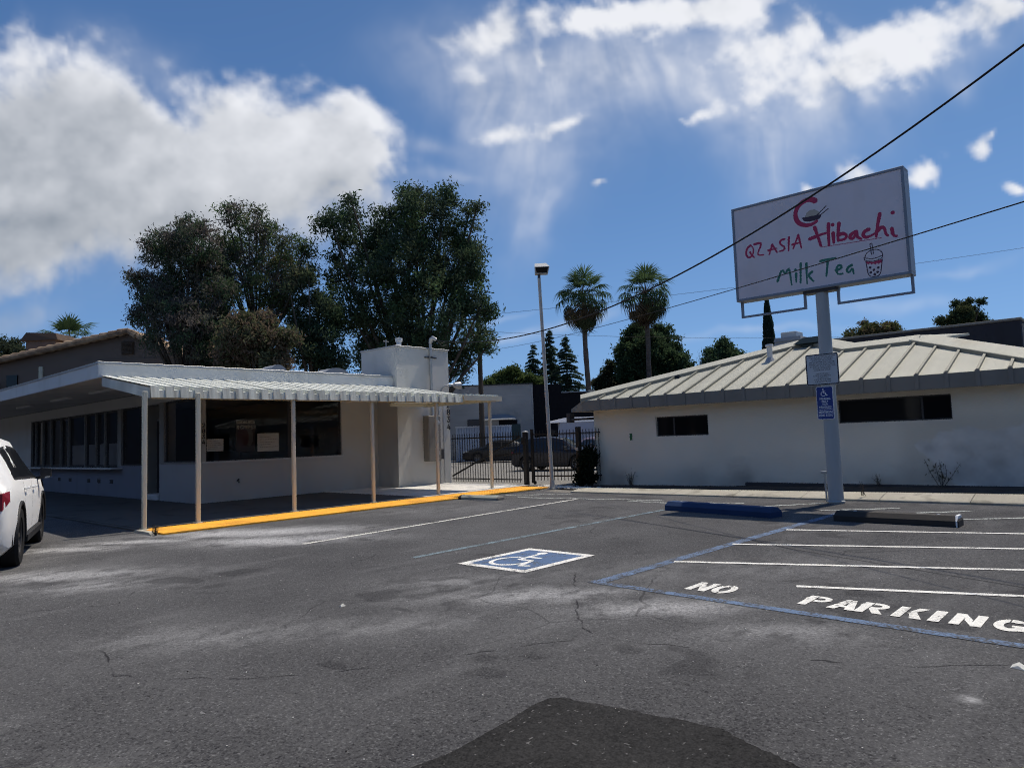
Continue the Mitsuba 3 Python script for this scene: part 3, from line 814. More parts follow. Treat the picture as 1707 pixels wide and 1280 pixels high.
# house number on the corner post and on the tower
for i, ch in enumerate("2834"):
    part(SHOP, "number", text(ch, 0.125, facing_front(CX + 0.015, FY - 0.006, 2.19 - i * 0.158), 0.008, True), "black_print", f"black digit {ch} on the corner post")
# the tower at the right end
TX0, TX1, TY0, TY1, TZ = 15.1, 17.5, 19.1, 21.1, 4.84
part(SHOP, "tower", box(TX0, TX1, TY0, TY1, 0, TZ), "stucco_white", "square white stucco tower at the right end of the shop")
part(SHOP, "tower_cap", box(TX0 - 0.04, TX1 + 0.04, TY0 - 0.04, TY1 + 0.04, TZ, TZ + 0.045, 0.01), "galvanised", "thin metal cap of the tower")
part(SHOP, "tower_vent", lathe([(0, 0), (0.085, 0), (0.085, 0.2), (0.125, 0.22), (0.13, 0.33), (0, 0.36)]).apply_transform(axes((15.55, 19.5, TZ + 0.03), (1, 0, 0), (0, 1, 0), (0, 0, 1))), "trim_white", "white round vent on top of the tower", smooth=40)
part(SHOP, "antenna", [tube([(15.3, 19.9, TZ), (15.3, 19.9, TZ + 0.35)], 0.012), tube([(15.18, 19.9, TZ + 0.28), (15.42, 19.9, TZ + 0.28)], 0.01)], "galvanised")
for i, ch in enumerate("2834"):
    part(SHOP, "number", text(ch, 0.21, facing_front(17.32, TY0 - 0.02, 2.75 - i * 0.262), 0.012, True), "black_print", f"black digit {ch} on the tower")
# rounded hoods on the roof
for x, wd in ((13.25, 0.75), (15.75, 1.3)):
    pr = [(math.cos(a) * 0.5, math.sin(a)) for a in np.linspace(0, math.pi, 15)]
    pl = Polygon([(-0.5, 0)] + [(-c, s) for c, s in pr[:-1]] + [(0.5, 0)])
    pl = affinity.scale(pl, wd, 0.42, origin=(0, 0))
    part(SHOP, "roof_hood", prism(pl, 0.8, axes((x, 24.4, RZ1 + 0.30), (1, 0, 0), (0, 0, 1), (0, -1, 0))), "siding_gray", "rounded metal hood on the roof", smooth=30)
    part(SHOP, "roof_hood", box(x - wd * 0.45, x + wd * 0.45, 23.7, 24.3, RZ1 - 0.06, RZ1 + 0.30), "siding_gray")

# awning: sloping metal pans on posts
AWN = thing("metal_awning", "long ribbed white metal awning on slim posts along the shop front", "awning")
NP_ = 29
AF0, AF1, AR0, AR1 = 5.66, 14.45, 6.05, 16.1
AYF, AYR, AZF, AZR = 15.2, 19.295, 2.83, 3.40


def awn(s, t, n=0.0):
    """a point on the awning: s along it, t from front to rear, n above it"""
    xf, xr = AF0 + (AF1 - AF0) * s, AR0 + (AR1 - AR0) * s
    z = AZF + (AZR - AZF) * t
    if s > 0.86 and t > 0.5:
        z -= 0.06 * (s - 0.86) / 0.14 * (t - 0.5) * 2
    return (xf + (xr - xf) * t, AYF + (AYR - AYF) * t, z + n)


rg = np.random.default_rng(5)
prof = [(0.0, 0.085), (0.28, 0.09), (0.56, 0.085), (0.585, 0.0), (0.97, 0.0), (0.998, 0.085)]
for i in range(NP_):
    s0, ds = i / NP_, 1 / NP_
    vs, fs = [], []
    dip = 0.012 * (rg.random() - 0.5)
    rows = []
    for (t, drop) in ((1.0, 0), (0.0, 0), (-1, 0.165)):
        row = []
        for a, n in prof:
            if t >= 0:
                row.append(awn(s0 + a * ds, t, n + dip))
            else:
                x, y, z = awn(s0 + a * ds, 0, n + dip)
                row.append((x, y - 0.014 - 0.03 * (1.0 if n > 0.02 else 0.0), z - drop - n * 0.9 + (0.012 if n < 0.02 else 0.0)))
        rows.append(row)
    k = len(prof)
    top = [p for row in rows for p in row]
    bot = [(p[0], p[1] + (0.012 if r == 2 else 0), p[2] - (0.012 if r != 2 else 0)) for r, row in enumerate(rows) for p in row]
    v = top + bot
    N = len(top)
    for r in range(2):
        for c in range(k - 1):
            a = r * k + c
            fs.append((a, a + k, a + k + 1, a + 1))
            fs.append((N + a, N + a + 1, N + a + k + 1, N + a + k))
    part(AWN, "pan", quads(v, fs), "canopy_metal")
# the end plate with its toothed edge, and the beams under the pans
m = []
n = 26
for i in range(n):
    t0, t1 = 1 - i / n, 1 - (i + 1) / n
    a, b = awn(0, t0), awn(0, t1)
    z0 = a[2] - 0.175
    m.append(hull([(a[0] - 0.01, a[1], a[2] + 0.05), (b[0] - 0.01, b[1], b[2] + 0.05), (a[0] - 0.01, a[1], z0), (b[0] - 0.01, b[1], z0 - 0.012), (b[0] - 0.01, b[1], z0 + 0.02), (a[0], a[1], a[2]), (b[0], b[1], b[2]), (a[0], a[1], z0), (b[0], b[1], z0 - 0.012)]))
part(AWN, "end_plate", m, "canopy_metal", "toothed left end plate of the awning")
part(AWN, "beam", bar((AF0 + 0.06, AYF + 0.09, AZF - 0.11), (AF1 - 0.04, AYF + 0.09, AZF - 0.11), 0.07, 0.12), "post_paint")
part(AWN, "beam", bar(awn(0.01, 0.97, -0.1), awn(0.9, 0.97, -0.1), 0.06, 0.12), "post_paint")
for s in (0.1, 0.37, 0.63, 0.9):
    part(AWN, "rafter", bar(awn(s, 0.03, -0.06), awn(s, 0.96, -0.06), 0.05, 0.08), "post_paint")
for x, y in ((5.46, 14.95), (6.60, 15.12), (8.93, 15.26), (11.25, 15.3), (13.5, 15.3), (15.85, 15.45)):
    zt = AZF - 0.05
    part(AWN, "post", [box(x - 0.04, x + 0.04, y - 0.04, y + 0.04, 0.03, zt, 0.008), box(x - 0.075, x + 0.075, y - 0.075, y + 0.075, 0.03, 0.05)], "post_paint")
# the short flat awning beyond it
AW2 = thing("flat_awning", "short flat corrugated awning beyond the end of the long one, by the gate", "awning")
for i in range(6):
    x0 = 14.52 + i * 0.265
    part(AW2, "pan", [hull([(x0, 15.2, 2.865), (x0 + 0.26, 15.2, 2.865), (x0, 18.9, 2.865), (x0 + 0.26, 18.9, 2.865), (x0, 15.2, 2.885), (x0 + 0.26, 15.2, 2.885), (x0, 18.9, 2.885), (x0 + 0.26, 18.9, 2.885)]),
                      hull([(x0 + 0.04, 15.2, 2.88), (x0 + 0.16, 15.2, 2.88), (x0 + 0.07, 15.2, 2.94), (x0 + 0.13, 15.2, 2.94), (x0 + 0.04, 18.9, 2.88), (x0 + 0.16, 18.9, 2.88), (x0 + 0.07, 18.9, 2.94), (x0 + 0.13, 18.9, 2.94)])], "canopy_metal")
part(AW2, "fascia", [box(14.5, 16.13, 15.17, 15.2, 2.74, 2.89), box(16.1, 16.13, 15.2, 18.9, 2.74, 2.89)], "post_paint", "flat painted fascia of the short awning")
part(AW2, "beam", [box(14.5, 16.1, 15.35, 15.42, 2.76, 2.86), box(14.5, 16.1, 18.7, 18.8, 2.76, 2.86)], "post_paint")

# electricity: meter box, conduits, mast
EB = thing("meter_cabinet", "tall brown electric meter cabinet on the tower wall", "electric box")
part(EB, "cabinet", box(16.22, 16.8, 18.82, 19.1, 0.86, 2.46, 0.012), "box_brown")
part(EB, "cover", [box(16.25, 16.77, 18.805, 18.82, 1.72, 2.43, 0.005)], "box_brown")
part(EB, "cover", [box(16.25, 16.77, 18.805, 18.82, 0.89, 1.28, 0.005)], "box_brown")
part(EB, "cover", [box(16.25, 16.77, 18.808, 18.82, 1.30, 1.70, 0.005)], "box_brown")
part(EB, "meter", lathe([(0, 0), (0.10, 0), (0.10, 0.03), (0.085, 0.09), (0, 0.11)], 20).apply_transform(axes((16.58, 18.805, 2.2), (1, 0, 0), (0, 0, 1), (0, -1, 0))), "galvanised", "round electric meter", smooth=40)
part(EB, "latch", box(16.66, 16.72, 18.79, 18.81, 1.08, 1.18, 0.01), "galvanised")
part(EB, "switch_box", box(16.86, 17.04, 18.95, 19.1, 0.92, 1.28, 0.01), "dark_frame", "small dark switch box beside the cabinet")
MAST = thing("service_mast", "steel conduit mast running up the tower to the overhead cable", "conduit")
part(MAST, "pipe", tube([(16.6, 19.03, 2.46), (16.6, 19.03, 5.1)], 0.05, 12), "galvanised", smooth=40)
part(MAST, "weatherhead", [tube([(16.6, 19.03, 5.05), (16.6, 18.98, 5.18), (16.62, 18.9, 5.22), (16.7, 18.8, 5.16)], [0.06, 0.085, 0.08, 0.05], 12)], "galvanised", smooth=50)
part(MAST, "bracket", [box(16.35, 16.9, 19.06, 19.1, 4.52, 4.56), box(16.56, 16.64, 18.97, 19.1, 4.5, 4.58)], "dark_frame")
part(MAST, "drip_loop", [tube([(16.68, 18.82, 5.17), (16.85, 18.78, 5.02), (17.1, 18.8, 5.12), (17.3, 18.9, 4.98)], 0.012, 5), tube([(16.68, 18.82, 5.16), (16.9, 18.76, 4.94), (17.2, 18.85, 5.0), (17.5, 19.0, 4.86)], 0.012, 5)], "wire_black")
for x, w in ((16.95, 0.022), (17.15, 0.02)):
    single("conduit", tube([(x, 19.06, 0.06), (x, 19.06, 3.1)], w, 8), "galvanised", f"thin pale conduit on the tower wall, {'nearer the meter cabinet' if x < 17 else 'nearer the black digits'}", "conduit", smooth=40)
GL = thing("floodlight", "gooseneck floodlight on the tower above the end of the awning", "lamp")
part(GL, "arm", tube([(17.02, 19.05, 3.15), (17.03, 19.0, 3.38), (17.12, 18.95, 3.52), (17.3, 18.9, 3.57), (17.55, 18.85, 3.57)], 0.03, 10), "galvanised", smooth=50)
part(GL, "head", lathe([(0, 0), (0.07, 0), (0.10, 0.05), (0.14, 0.28), (0.12, 0.30), (0, 0.30)], 16).apply_transform(axes((17.52, 18.86, 3.57), (0, 0, -1), (0, 1, 0), (1, 0, -0.05))), "galvanised", smooth=40)
# notices and poster in the front window
PN = thing("paper_notice", "small white notice taped low in the left end of the front window", "notice", None)
part(PN, "sheet", box(9.08, 9.60, FY + 0.10, FY + 0.105, 1.50, 1.86), "paper")
part(PN, "print", [box(9.14, 9.14 + 0.28 + 0.1 * (k % 3), FY + 0.098, FY + 0.0985, 1.79 - k * 0.055, 1.805 - k * 0.055) for k in range(5)], "print_gray")
PN = thing("paper_notice", "larger white notice taped low in the middle of the front window", "notice")
part(PN, "sheet", box(10.66, 11.37, FY + 0.10, FY + 0.105, 1.44, 1.99), "paper")
part(PN, "print", [box(10.74, 10.74 + 0.36 + 0.14 * ((k * 2) % 3), FY + 0.098, FY + 0.0985, 1.87 - k * 0.075, 1.885 - k * 0.075) for k in range(5)], "print_gray")
PO = thing("window_poster", "dark red drinks poster in the front window between the two notices", "poster")
part(PO, "sheet", box(9.98, 10.58, FY + 0.10, FY + 0.105, 1.45, 2.42), "poster_dark")
part(PO, "picture", [prism(affinity.translate(affinity.scale(Point(0, 0).buffer(0.2, 12), 0.6, 1.4), 0.42, 0.45), 0.001, facing_front(9.98, FY + 0.098, 1.45))], "poster_pale")
part(PO, "picture", [prism(affinity.translate(affinity.scale(Point(0, 0).buffer(0.2, 12), 0.9, 1.5), 0.22, 0.42), 0.001, facing_front(9.98, FY + 0.0965, 1.45))], "poster_red")
for wd, x, z, h in (("Boba", 9.99, 2.30, 0.095), ("Latte", 10.29, 2.30, 0.095), ("&", 10.0, 2.14, 0.10), ("CREPES", 10.11, 2.14, 0.10)):
    part(PO, "word", text(wd, h, facing_front(x, FY + 0.096, z), 0.002, True, 0.95), "poster_letters", f"the word {wd} in pale letters" if wd != "&" else "an ampersand in pale print")
# ------------------------------------------------------------------ the cream building on the right
CB = thing("cream_building", "low cream stucco building with a ribbed tan metal hip roof and two narrow dark windows", "building")
WX = 18.0


def wall_with_holes(y0, y1, z0, z1, holes):
    g = sbox(y0, z0, y1, z1).difference(unary_union([sbox(*h) for h in holes]))
    return prism(g, 0.25, axes((WX + 0.25, 0, 0), (0, 1, 0), (0, 0, 1), (-1, 0, 0)))


H1, H2 = (9.18, 1.47, 10.82, 2.03), (3.36, 1.65, 5.75, 2.21)
m = wall_with_holes(1.9, 13.02, -0.1, 2.5, [H1, H2])
part(CB, "wall", m, "stucco_cream", "shaded cream wall with rough patched paint at its right end")
part(CB, "wall", [box(WX + 0.25, 27, 12.8, 13.02, -0.1, 2.5), box(WX + 0.25, 27, 1.9, 2.1, -0.1, 2.5), box(26.8, 27, 2.1, 12.8, -0.1, 2.5)], "stucco_cream")
part(CB, "wall_base", box(WX - 0.03, WX - 0.001, 1.9, 8.2, 0.02, 0.2, 0.008), "dark_frame", "dark base strip along the foot of the wall")
for (y0, z0, y1, z1), cut in ((H1, 10.27), (H2, 3.95)):
    k = part(CB, "window", [box(WX + 0.08, WX + 0.13, y0, y1, z0, z0 + 0.03), box(WX + 0.08, WX + 0.13, y0, y1, z1 - 0.03, z1), box(WX + 0.08, WX + 0.13, y0, y0 + 0.03, z0, z1), box(WX + 0.08, WX + 0.13, y1 - 0.03, y1, z0, z1), box(WX + 0.075, WX + 0.13, cut - 0.02, cut + 0.02, z0, z1)], "dark_frame")
    part(k, "pane", quads([(WX + 0.11, y1, z0), (WX + 0.11, y0, z0), (WX + 0.11, y0, z1), (WX + 0.11, y1, z1)], [(0, 1, 2, 3)]), "glass_dark")
part(CB, "interior_wall", box(WX + 0.3, WX + 0.32, 2.2, 12.7, 1.2, 2.4), "interior")
part(CB, "paint_mark", box(WX - 0.003, WX, 11.64, 11.73, 1.38, 1.58), "green_paint", "small green paint mark on the wall")
# roof
EX, SL, EZ = 17.4, 0.3609, 2.60
nl = math.hypot(1, SL)
ROOFM = axes((EX, 0, EZ), (0, -1, 0), (1 / nl, 0, SL / nl), (-SL / nl, 0, 1 / nl))     # (−y, up the slope, out of the roof)


def rp(y, x):
    """(−y, distance up the slope) of the roof point above (x, y)"""
    return (-y, (x - EX) * nl)


BOUND = [(13.0, EX), (12.35, EX + 0.42), (7.45, 21.2), (6.12, 20.02), (4.42, 20.12), (1.5, EX)]
roof_poly = Polygon([rp(y, x) for y, x in BOUND])
BAT = [12.36 - 0.5665 * i for i in range(20)]
edges = [13.4] + BAT + [1.0]
for a, b in zip(edges[:-1], edges[1:]):
    g = roof_poly.intersection(sbox(-a + 0.004, -1, -b - 0.004, 9))
    if g.area > 0.01:
        part(CB, "roof_panel", prism(g, 0.03, ROOFM), "roof_metal")
for y in BAT:
    g = roof_poly.intersection(sbox(-y - 0.027, -0.01, -y + 0.027, 9))
    if g.area > 0.01:
        part(CB, "batten", prism(g, 0.055, ROOFM @ axes((0, 0, 0.03), (1, 0, 0), (0, 1, 0), (0, 0, 1))), "roof_batten")
    part(CB, "fascia_rib", box(EX - 0.05, EX - 0.028, y - 0.045, y + 0.045, 2.305, 2.66, 0.005), "fascia_gray")
part(CB, "fascia", box(EX - 0.028, EX + 0.02, 1.5, 13.0, 2.31, 2.615), "fascia_gray", "deep dark fascia of the metal roof")
part(CB, "soffit", box(EX + 0.02, WX + 0.02, 1.5, 13.0, 2.33, 2.36), "fascia_gray")
# hip and valley caps along the upper edge of the front slope
R3 = [(x, y, EZ + (x - EX) * SL) for y, x in BOUND]
for i in range(1, 5):
    p, q = np.array(R3[i if i > 1 else 0]), np.array(R3[i + 1])
    d = (q - p) / np.linalg.norm(q - p)
    up = np.array([-SL / nl, 0, 1 / nl])
    s = np.cross(d, up); s *= np.sign(s[0]) if abs(s[0]) > 1e-6 else 1
    lo, hi = -0.08, 0.42
    pts = []
    for o, e in ((p, -0.04), (q, 0.05)):
        o = o + d * e
        for a, n in ((lo, 0.0), (lo, 0.125), (hi, 0.135), (hi, -0.1)):
            pts.append(o + s * a + np.array([0, 0, 1.0]) * n)
    part(CB, "ridge_cap", hull(pts), "roof_metal", "wide flat cap along the upper edge of the roof")
    L = [p - d * 0.03, q + d * 0.04]
    part(CB, "cap_edge", hull([o + s * a + np.array([0, 0, 1.0]) * n for o in L for a, n in ((lo - 0.012, 0.01), (lo - 0.012, 0.118), (lo - 0.001, 0.01), (lo - 0.001, 0.118))]), "roof_batten")  # dark strip standing in for shade on the thickness of the cap
part(CB, "ridge_cap", hull([(20.0, 4.55, 3.70), (20.25, 4.3, 3.70), (22.6, 3.66, 3.98), (22.2, 4.9, 4.04), (20.0, 4.55, 3.62), (20.25, 4.3, 3.62), (22.6, 3.66, 3.92), (22.2, 4.9, 3.98)]), "roof_metal", "pointed cap rising behind the right-hand peak")
vs, fs = [], []
for (x, y, z) in R3:
    vs += [(x + 0.3, y, z), (27.6, y, z)]
for i in range(len(R3) - 1):
    fs.append((2 * i, 2 * i + 1, 2 * i + 3, 2 * i + 2))
m = quads(vs, fs)
if m.face_normals[:, 2].mean() < 0:
    m.invert()
part(CB, "rear_roof", m, "roof_metal")
part(CB, "side_eave", hull([(17.42, 13.02, 2.62), (18.2, 14.05, 2.43), (18.2, 14.05, 2.33), (17.42, 13.02, 2.31), (19.8, 13.02, 2.62), (19.8, 14.05, 2.43), (19.8, 14.05, 2.33), (19.8, 13.02, 2.31)]), "fascia_gray", "low side eave at the left end of the roof")
part(CB, "rain_gutter", [box(18.05, 18.25, 13.05, 14.1, 2.06, 2.13, 0.01), box(18.02, 18.26, 13.98, 14.12, 2.0, 2.3)], "dark_frame")
VP_ = thing("roof_vent_pipe", "white capped vent pipe standing on the ribbed roof", "vent pipe")
part(VP_, "pipe", tube([(19.85, 8.09, 3.46), (19.85, 8.09, 3.92)], 0.075, 16), "trim_white", smooth=40)
part(VP_, "cap", lathe([(0, 0.07), (0.10, 0.06), (0.115, 0.03), (0.115, 0), (0, 0)], 18).apply_transform(axes((19.85, 8.09, 3.92), (1, 0, 0), (0, 1, 0), (0, 0, 1))), "trim_white", smooth=40)
part(VP_, "flashing", lathe([(0, 0.0), (0.16, -0.04), (0.09, 0.1), (0, 0.1)], 16).apply_transform(axes((19.85, 8.09, 3.50), (1, 0, 0), (0, 1, 0), (0, 0, 1))), "galvanised", smooth=40)
DV = thing("roof_ventilator", "dark green hooded ventilator at the left-hand peak of the ribbed roof", "roof vent")
part(DV, "hood", hull([(20.75, 7.75, 4.0), (20.75, 6.75, 4.0), (21.5, 7.75, 4.0), (21.5, 6.75, 4.0), (20.85, 7.5, 4.18), (20.85, 6.95, 4.18), (21.3, 7.4, 4.2), (21.3, 6.95, 4.2)]), "teal_metal")
part(DV, "body", hull([(20.85, 7.62, 3.98), (20.85, 6.85, 3.98), (21.4, 7.62, 3.98), (21.4, 6.85, 3.98), (20.95, 7.3, 3.75), (20.95, 6.95, 3.75), (21.3, 7.3, 3.75), (21.3, 6.95, 3.75)]), "teal_metal")
single("roof_flange", hull([(18.85, 10.62, 3.1), (18.85, 10.46, 3.1), (19.05, 10.6, 3.16), (19.05, 10.46, 3.16), (18.88, 10.6, 3.26), (18.9, 10.5, 3.28), (19.0, 10.54, 3.26)]), "black_metal", "small black vent stub near the left hip of the ribbed roof", "vent")
AC = thing("rooftop_unit", "gray louvred rooftop unit behind the ribbed roof, left of the sign pole", "rooftop unit")
for i in range(6):
    part(AC, "slat", hull([(26.0, 9.42, 4.05 + i * 0.145), (26.0, 10.42, 4.05 + i * 0.145), (26.05, 9.45, 4.19 + i * 0.145), (26.05, 10.40, 4.19 + i * 0.145), (27.2, 9.42, 4.05 + i * 0.145), (27.2, 10.42, 4.05 + i * 0.145), (27.2, 9.45, 4.19 + i * 0.145), (27.2, 10.4, 4.19 + i * 0.145)]), "siding_gray")
part(AC, "stack", box(26.2, 26.9, 9.65, 10.22, 4.9, 5.13, 0.02), "galvanised")
part(AC, "base", box(26.1, 27.1, 9.48, 10.36, 3.5, 4.06), "siding_gray")
# dark building behind it on the right
BD = thing("dark_building", "long dark navy flat-roofed building behind the ribbed roof at the right edge", "building")
part(BD, "wall", box(32, 44, 3.55, 10.2, 0, 5.27), "navy_wall")
part(BD, "parapet", box(31.94, 44, 3.5, 10.25, 5.27, 5.36, 0.01), "fascia_gray")
part(BD, "side_wall", box(32.3, 44, 3.46, 3.55, 0, 5.15), "gray_block")

# the whole building was surveyed at a scale of one thirtieth too small: set it right, with everything that stands on its roof
CBT = T().translate([0.6, 0, -0.0533]).translate([18.0, 0, 0]).scale(1.03333).translate([-18.0, 0, 0])
for key in [k for k in scene if k.split("__")[0] in (CB, VP_, DV, AC, BD, "roof_flange")]:
    scene[key]["to_world"] = CBT

# ------------------------------------------------------------------ the pole sign
PS = thing("pole_sign", "big lit-box sign on a tall pole reading QZ ASIA Hibachi and Milk Tea", "sign")
SX, SY0, SY1, SZ0, SZ1 = 15.15, 3.31, 6.86, 4.46, 6.60
part(PS, "pole", tube([(15.35, 5.06, 0.0), (15.35, 5.06, 4.47)], [0.15, 0.125], 20), "pole_paint", "tall pale gray round pole", smooth=40)
part(PS, "pole_foot", lathe([(0, 0), (0.175, 0), (0.175, 0.02), (0.15, 0.03), (0, 0.03)], 20).apply_transform(axes((15.35, 5.06, 0.03), (1, 0, 0), (0, 1, 0), (0, 0, 1))), "pole_paint", smooth=40)
part(PS, "cabinet", [box(SX + 0.02, SX + 0.33, SY0 + 0.05, SY1 - 0.05, SZ0 + 0.05, SZ1 - 0.05)], "sign_face")
part(PS, "frame", [box(SX, SX + 0.35, SY0, SY1, SZ1 - 0.055, SZ1, 0.008), box(SX, SX + 0.35, SY0, SY1, SZ0, SZ0 + 0.055, 0.008), box(SX, SX + 0.35, SY0, SY0 + 0.055, SZ0 + 0.055, SZ1 - 0.055, 0.008), box(SX, SX + 0.35, SY1 - 0.055, SY1, SZ0 + 0.055, SZ1 - 0.055, 0.008)], "sign_frame", "blue-gray metal frame of the sign")
part(PS, "saddle", box(SX + 0.05, SX + 0.33, 4.72, 5.4, SZ0 - 0.06, SZ0, 0.01), "dark_frame")
for ya, yb in ((6.80, 5.40), (4.72, 3.34)):
    part(PS, "hanger_frame", [bar((SX + 0.17, ya, SZ0), (SX + 0.17, ya, 4.12), 0.05, 0.05), bar((SX + 0.17, yb, SZ0), (SX + 0.17, yb, 4.12), 0.05, 0.05), bar((SX + 0.17, ya + 0.025, 4.12), (SX + 0.17, yb - 0.025, 4.12), 0.045, 0.045)], "sign_frame", "empty hanger frame under the sign")
for y in (6.2, 5.1, 4.2):
    part(PS, "lifting_eye", box(SX + 0.1, SX + 0.16, y - 0.03, y + 0.03, SZ1, SZ1 + 0.035), "sign_frame")
STROKES = {
    "red": ([[(6.463,5.686),(6.552,5.629),(6.583,5.512),(6.531,5.412),(6.453,5.426),(6.396,5.524),(6.409,5.635),(6.463,5.686)],[(6.48,5.531),(6.448,5.455),(6.384,5.396)],[(6.372,5.69),(6.179,5.701),(6.345,5.431),(6.178,5.413)],[(5.973,5.598),(6.051,5.394)],[(5.973,5.598),(5.879,5.41)],[(6.068,5.488),(5.88,5.494)],[(5.698,5.661),(5.777,5.659),(5.813,5.596),(5.763,5.537),(5.699,5.485),(5.719,5.422),(5.825,5.415)],[(5.602,5.678),(5.627,5.39)],[(5.4,5.687),(5.526,5.414)],[(5.4,5.687),(5.354,5.397)],[(5.538,5.505),(5.359,5.517)]], 0.021, "sign_red", "QZ ASIA in thin red brush capitals"),
    "hibachi": ([[(5.052,5.768),(5.005,5.577),(4.954,5.362)],[(5.165,5.547),(4.939,5.594),(4.78,5.601)],[(4.771,5.778),(4.789,5.56),(4.789,5.339)],[(4.693,5.563),(4.694,5.368)],[(4.689,5.743),(4.684,5.733)],[(4.566,5.739),(4.599,5.548),(4.604,5.391)],[(4.597,5.502),(4.495,5.525),(4.424,5.454),(4.477,5.384),(4.598,5.395)],[(4.26,5.496),(4.35,5.468),(4.383,5.403),(4.33,5.355),(4.258,5.441)],[(4.245,5.498),(4.24,5.383),(4.169,5.332)],[(4.014,5.49),(4.096,5.471),(4.135,5.39),(4.065,5.327),(3.908,5.381)],[(3.792,5.754),(3.843,5.554),(3.886,5.317)],[(3.869,5.413),(3.786,5.488),(3.727,5.463),(3.711,5.325),(3.676,5.293)],[(3.595,5.409),(3.584,5.267),(3.524,5.248)],[(3.56,5.724),(3.553,5.716)]], 0.034, "sign_red", "Hibachi in bold red brush letters"),
    "milk": ([[(5.905,4.773),(5.788,5.052),(5.731,4.856),(5.642,5.072),(5.608,4.638)],[(5.5,4.865),(5.509,4.684)],[(5.51,4.952),(5.504,4.944)],[(5.391,5.064),(5.418,4.655)],[(5.274,5.041),(5.284,4.613)],[(5.167,4.846),(5.261,4.783),(5.151,4.639)],[(4.982,5.037),(4.835,5.042),(4.682,5.042)],[(4.835,5.042),(4.858,4.868),(4.884,4.702)],[(4.688,4.781),(4.578,4.809),(4.577,4.869),(4.638,4.884),(4.689,4.806),(4.663,4.692),(4.566,4.692)],[(4.382,4.832),(4.463,4.799),(4.485,4.719),(4.426,4.687),(4.368,4.793),(4.353,4.652)]], 0.024, "sign_green", "Milk Tea in dark green brush letters"),
    "ring": ([[(5.014,6.337),(5.065,6.379),(5.154,6.396),(5.272,6.372),(5.382,6.289),(5.44,6.151),(5.419,5.999),(5.325,5.891),(5.191,5.841),(5.076,5.855),(5.002,5.894)]], 0.05, "sign_red", "red brush ring round a rice bowl"),
    "line": ([[(4.957,5.325),(4.357,5.295),(3.788,5.272)]], 0.006, "sign_red", "thin red underline"),
    "chopsticks": ([[(5.015,6.0),(4.795,6.166)],[(4.997,5.961),(4.755,6.101)]], 0.010, "sign_ink", "pair of chopsticks"),
    "cup": ([[(4.128,4.93),(4.089,5.023),(4.016,5.062),(3.895,5.066),(3.812,5.007),(3.791,4.921)],[(4.139,4.933),(4.132,4.878),(3.979,4.824),(3.811,4.861),(3.791,4.921)],[(4.128,4.93),(3.975,4.876),(3.791,4.921)],[(4.111,4.862),(4.094,4.708),(4.083,4.561),(3.973,4.515),(3.86,4.538),(3.833,4.702),(3.807,4.849)],[(4.012,5.194),(3.995,4.98)],[(3.974,5.2),(3.959,4.985)],[(4.012,5.194),(3.974,5.2)]], 0.008, "sign_ink", "drawn outline of a drink cup with a straw"),
}


def smooth_line(pts, n=3):
    p = np.array(pts, float)
    for _ in range(n):
        if len(p) < 3:
            break
        a = np.empty((2 * len(p) - 2, 2))
        a[0::2], a[1::2] = 0.75 * p[:-1] + 0.25 * p[1:], 0.25 * p[:-1] + 0.75 * p[1:]
        p = np.vstack([p[:1], a, p[-1:]])
    return p


def brush(pts, r, seed):
    """a brush stroke: thick where it starts, thin and ragged at its end"""
    p = smooth_line(pts, 3 if len(pts) > 3 else 2)
    p = np.array([LineString(p).interpolate(t, normalized=True).coords[0] for t in np.linspace(0, 1, max(8, 4 * len(pts)))])
    t = np.linspace(0, 1, len(p))
    w = r * (1.15 - 0.45 * t + 0.25 * (meshkit.noise(np.stack([t * 5, t * 0 + seed, t * 0], -1)) - 0.5))
    return unary_union([LineString(p[i:i + 2]).buffer((w[i] + w[i + 1]) / 2, 6) for i in range(len(p) - 1)])


for nm, (ss, r, mt, lb) in STROKES.items():
    if nm in ("red", "milk", "hibachi", "ring"):
        g = unary_union([brush(s, r, k + len(nm)) for k, s in enumerate(ss)])
    else:
        g = unary_union([LineString(smooth_line(s, 2)).buffer(r, 6) for s in ss])
    g = g.simplify(0.001)
    part(PS, "lettering" if nm in ("red", "milk", "hibachi") else "emblem", prism(affinity.scale(g, -1, 1, origin=(0, 0)), 0.004, axes((SX + 0.02, 0, 0), (0, -1, 0), (0, 0, 1), (-1, 0, 0))), mt, lb)
FL = axes((SX + 0.02, 0, 0), (0, -1, 0), (0, 0, 1), (-1, 0, 0))
for nm, pts, mt, h in (("rice", [(5.245,6.02),(5.197,6.116),(5.125,6.161),(5.035,6.158),(4.964,6.103),(4.911,6.01)], "sign_tan", 0.003), ("bowl", [(5.309,6.036),(4.905,6.017),(4.915,5.954),(4.97,5.924),(5.066,5.915),(5.186,5.925),(5.26,5.955)], "sign_ink", 0.005),
                       ("drip", [(4.111,4.856),(3.979,4.818),(3.812,4.844),(3.826,4.759),(3.853,4.788),(3.877,4.751),(3.906,4.792),(3.94,4.758),(3.975,4.794),(4.009,4.771),(4.033,4.811),(4.067,4.788),(4.103,4.819)], "sign_red", 0.003)):
    part(PS, "emblem", prism(Polygon([(-y, z) for y, z in pts]).buffer(0), h, FL), mt)
part(PS, "emblem", prism(unary_union([Point(-y, z).buffer(0.025, 8) for y, z in [(4.04,4.718),(3.974,4.659),(3.892,4.69),(4.036,4.617),(3.964,4.566),(3.908,4.605)]]), 0.003, FL), "sign_ink", "dark pearls in the drawn cup")

# two plates on the pole
NX = 15.19


def rounded(w, h, r):
    return sbox(r, r, w - r, h - r).buffer(r, 6)


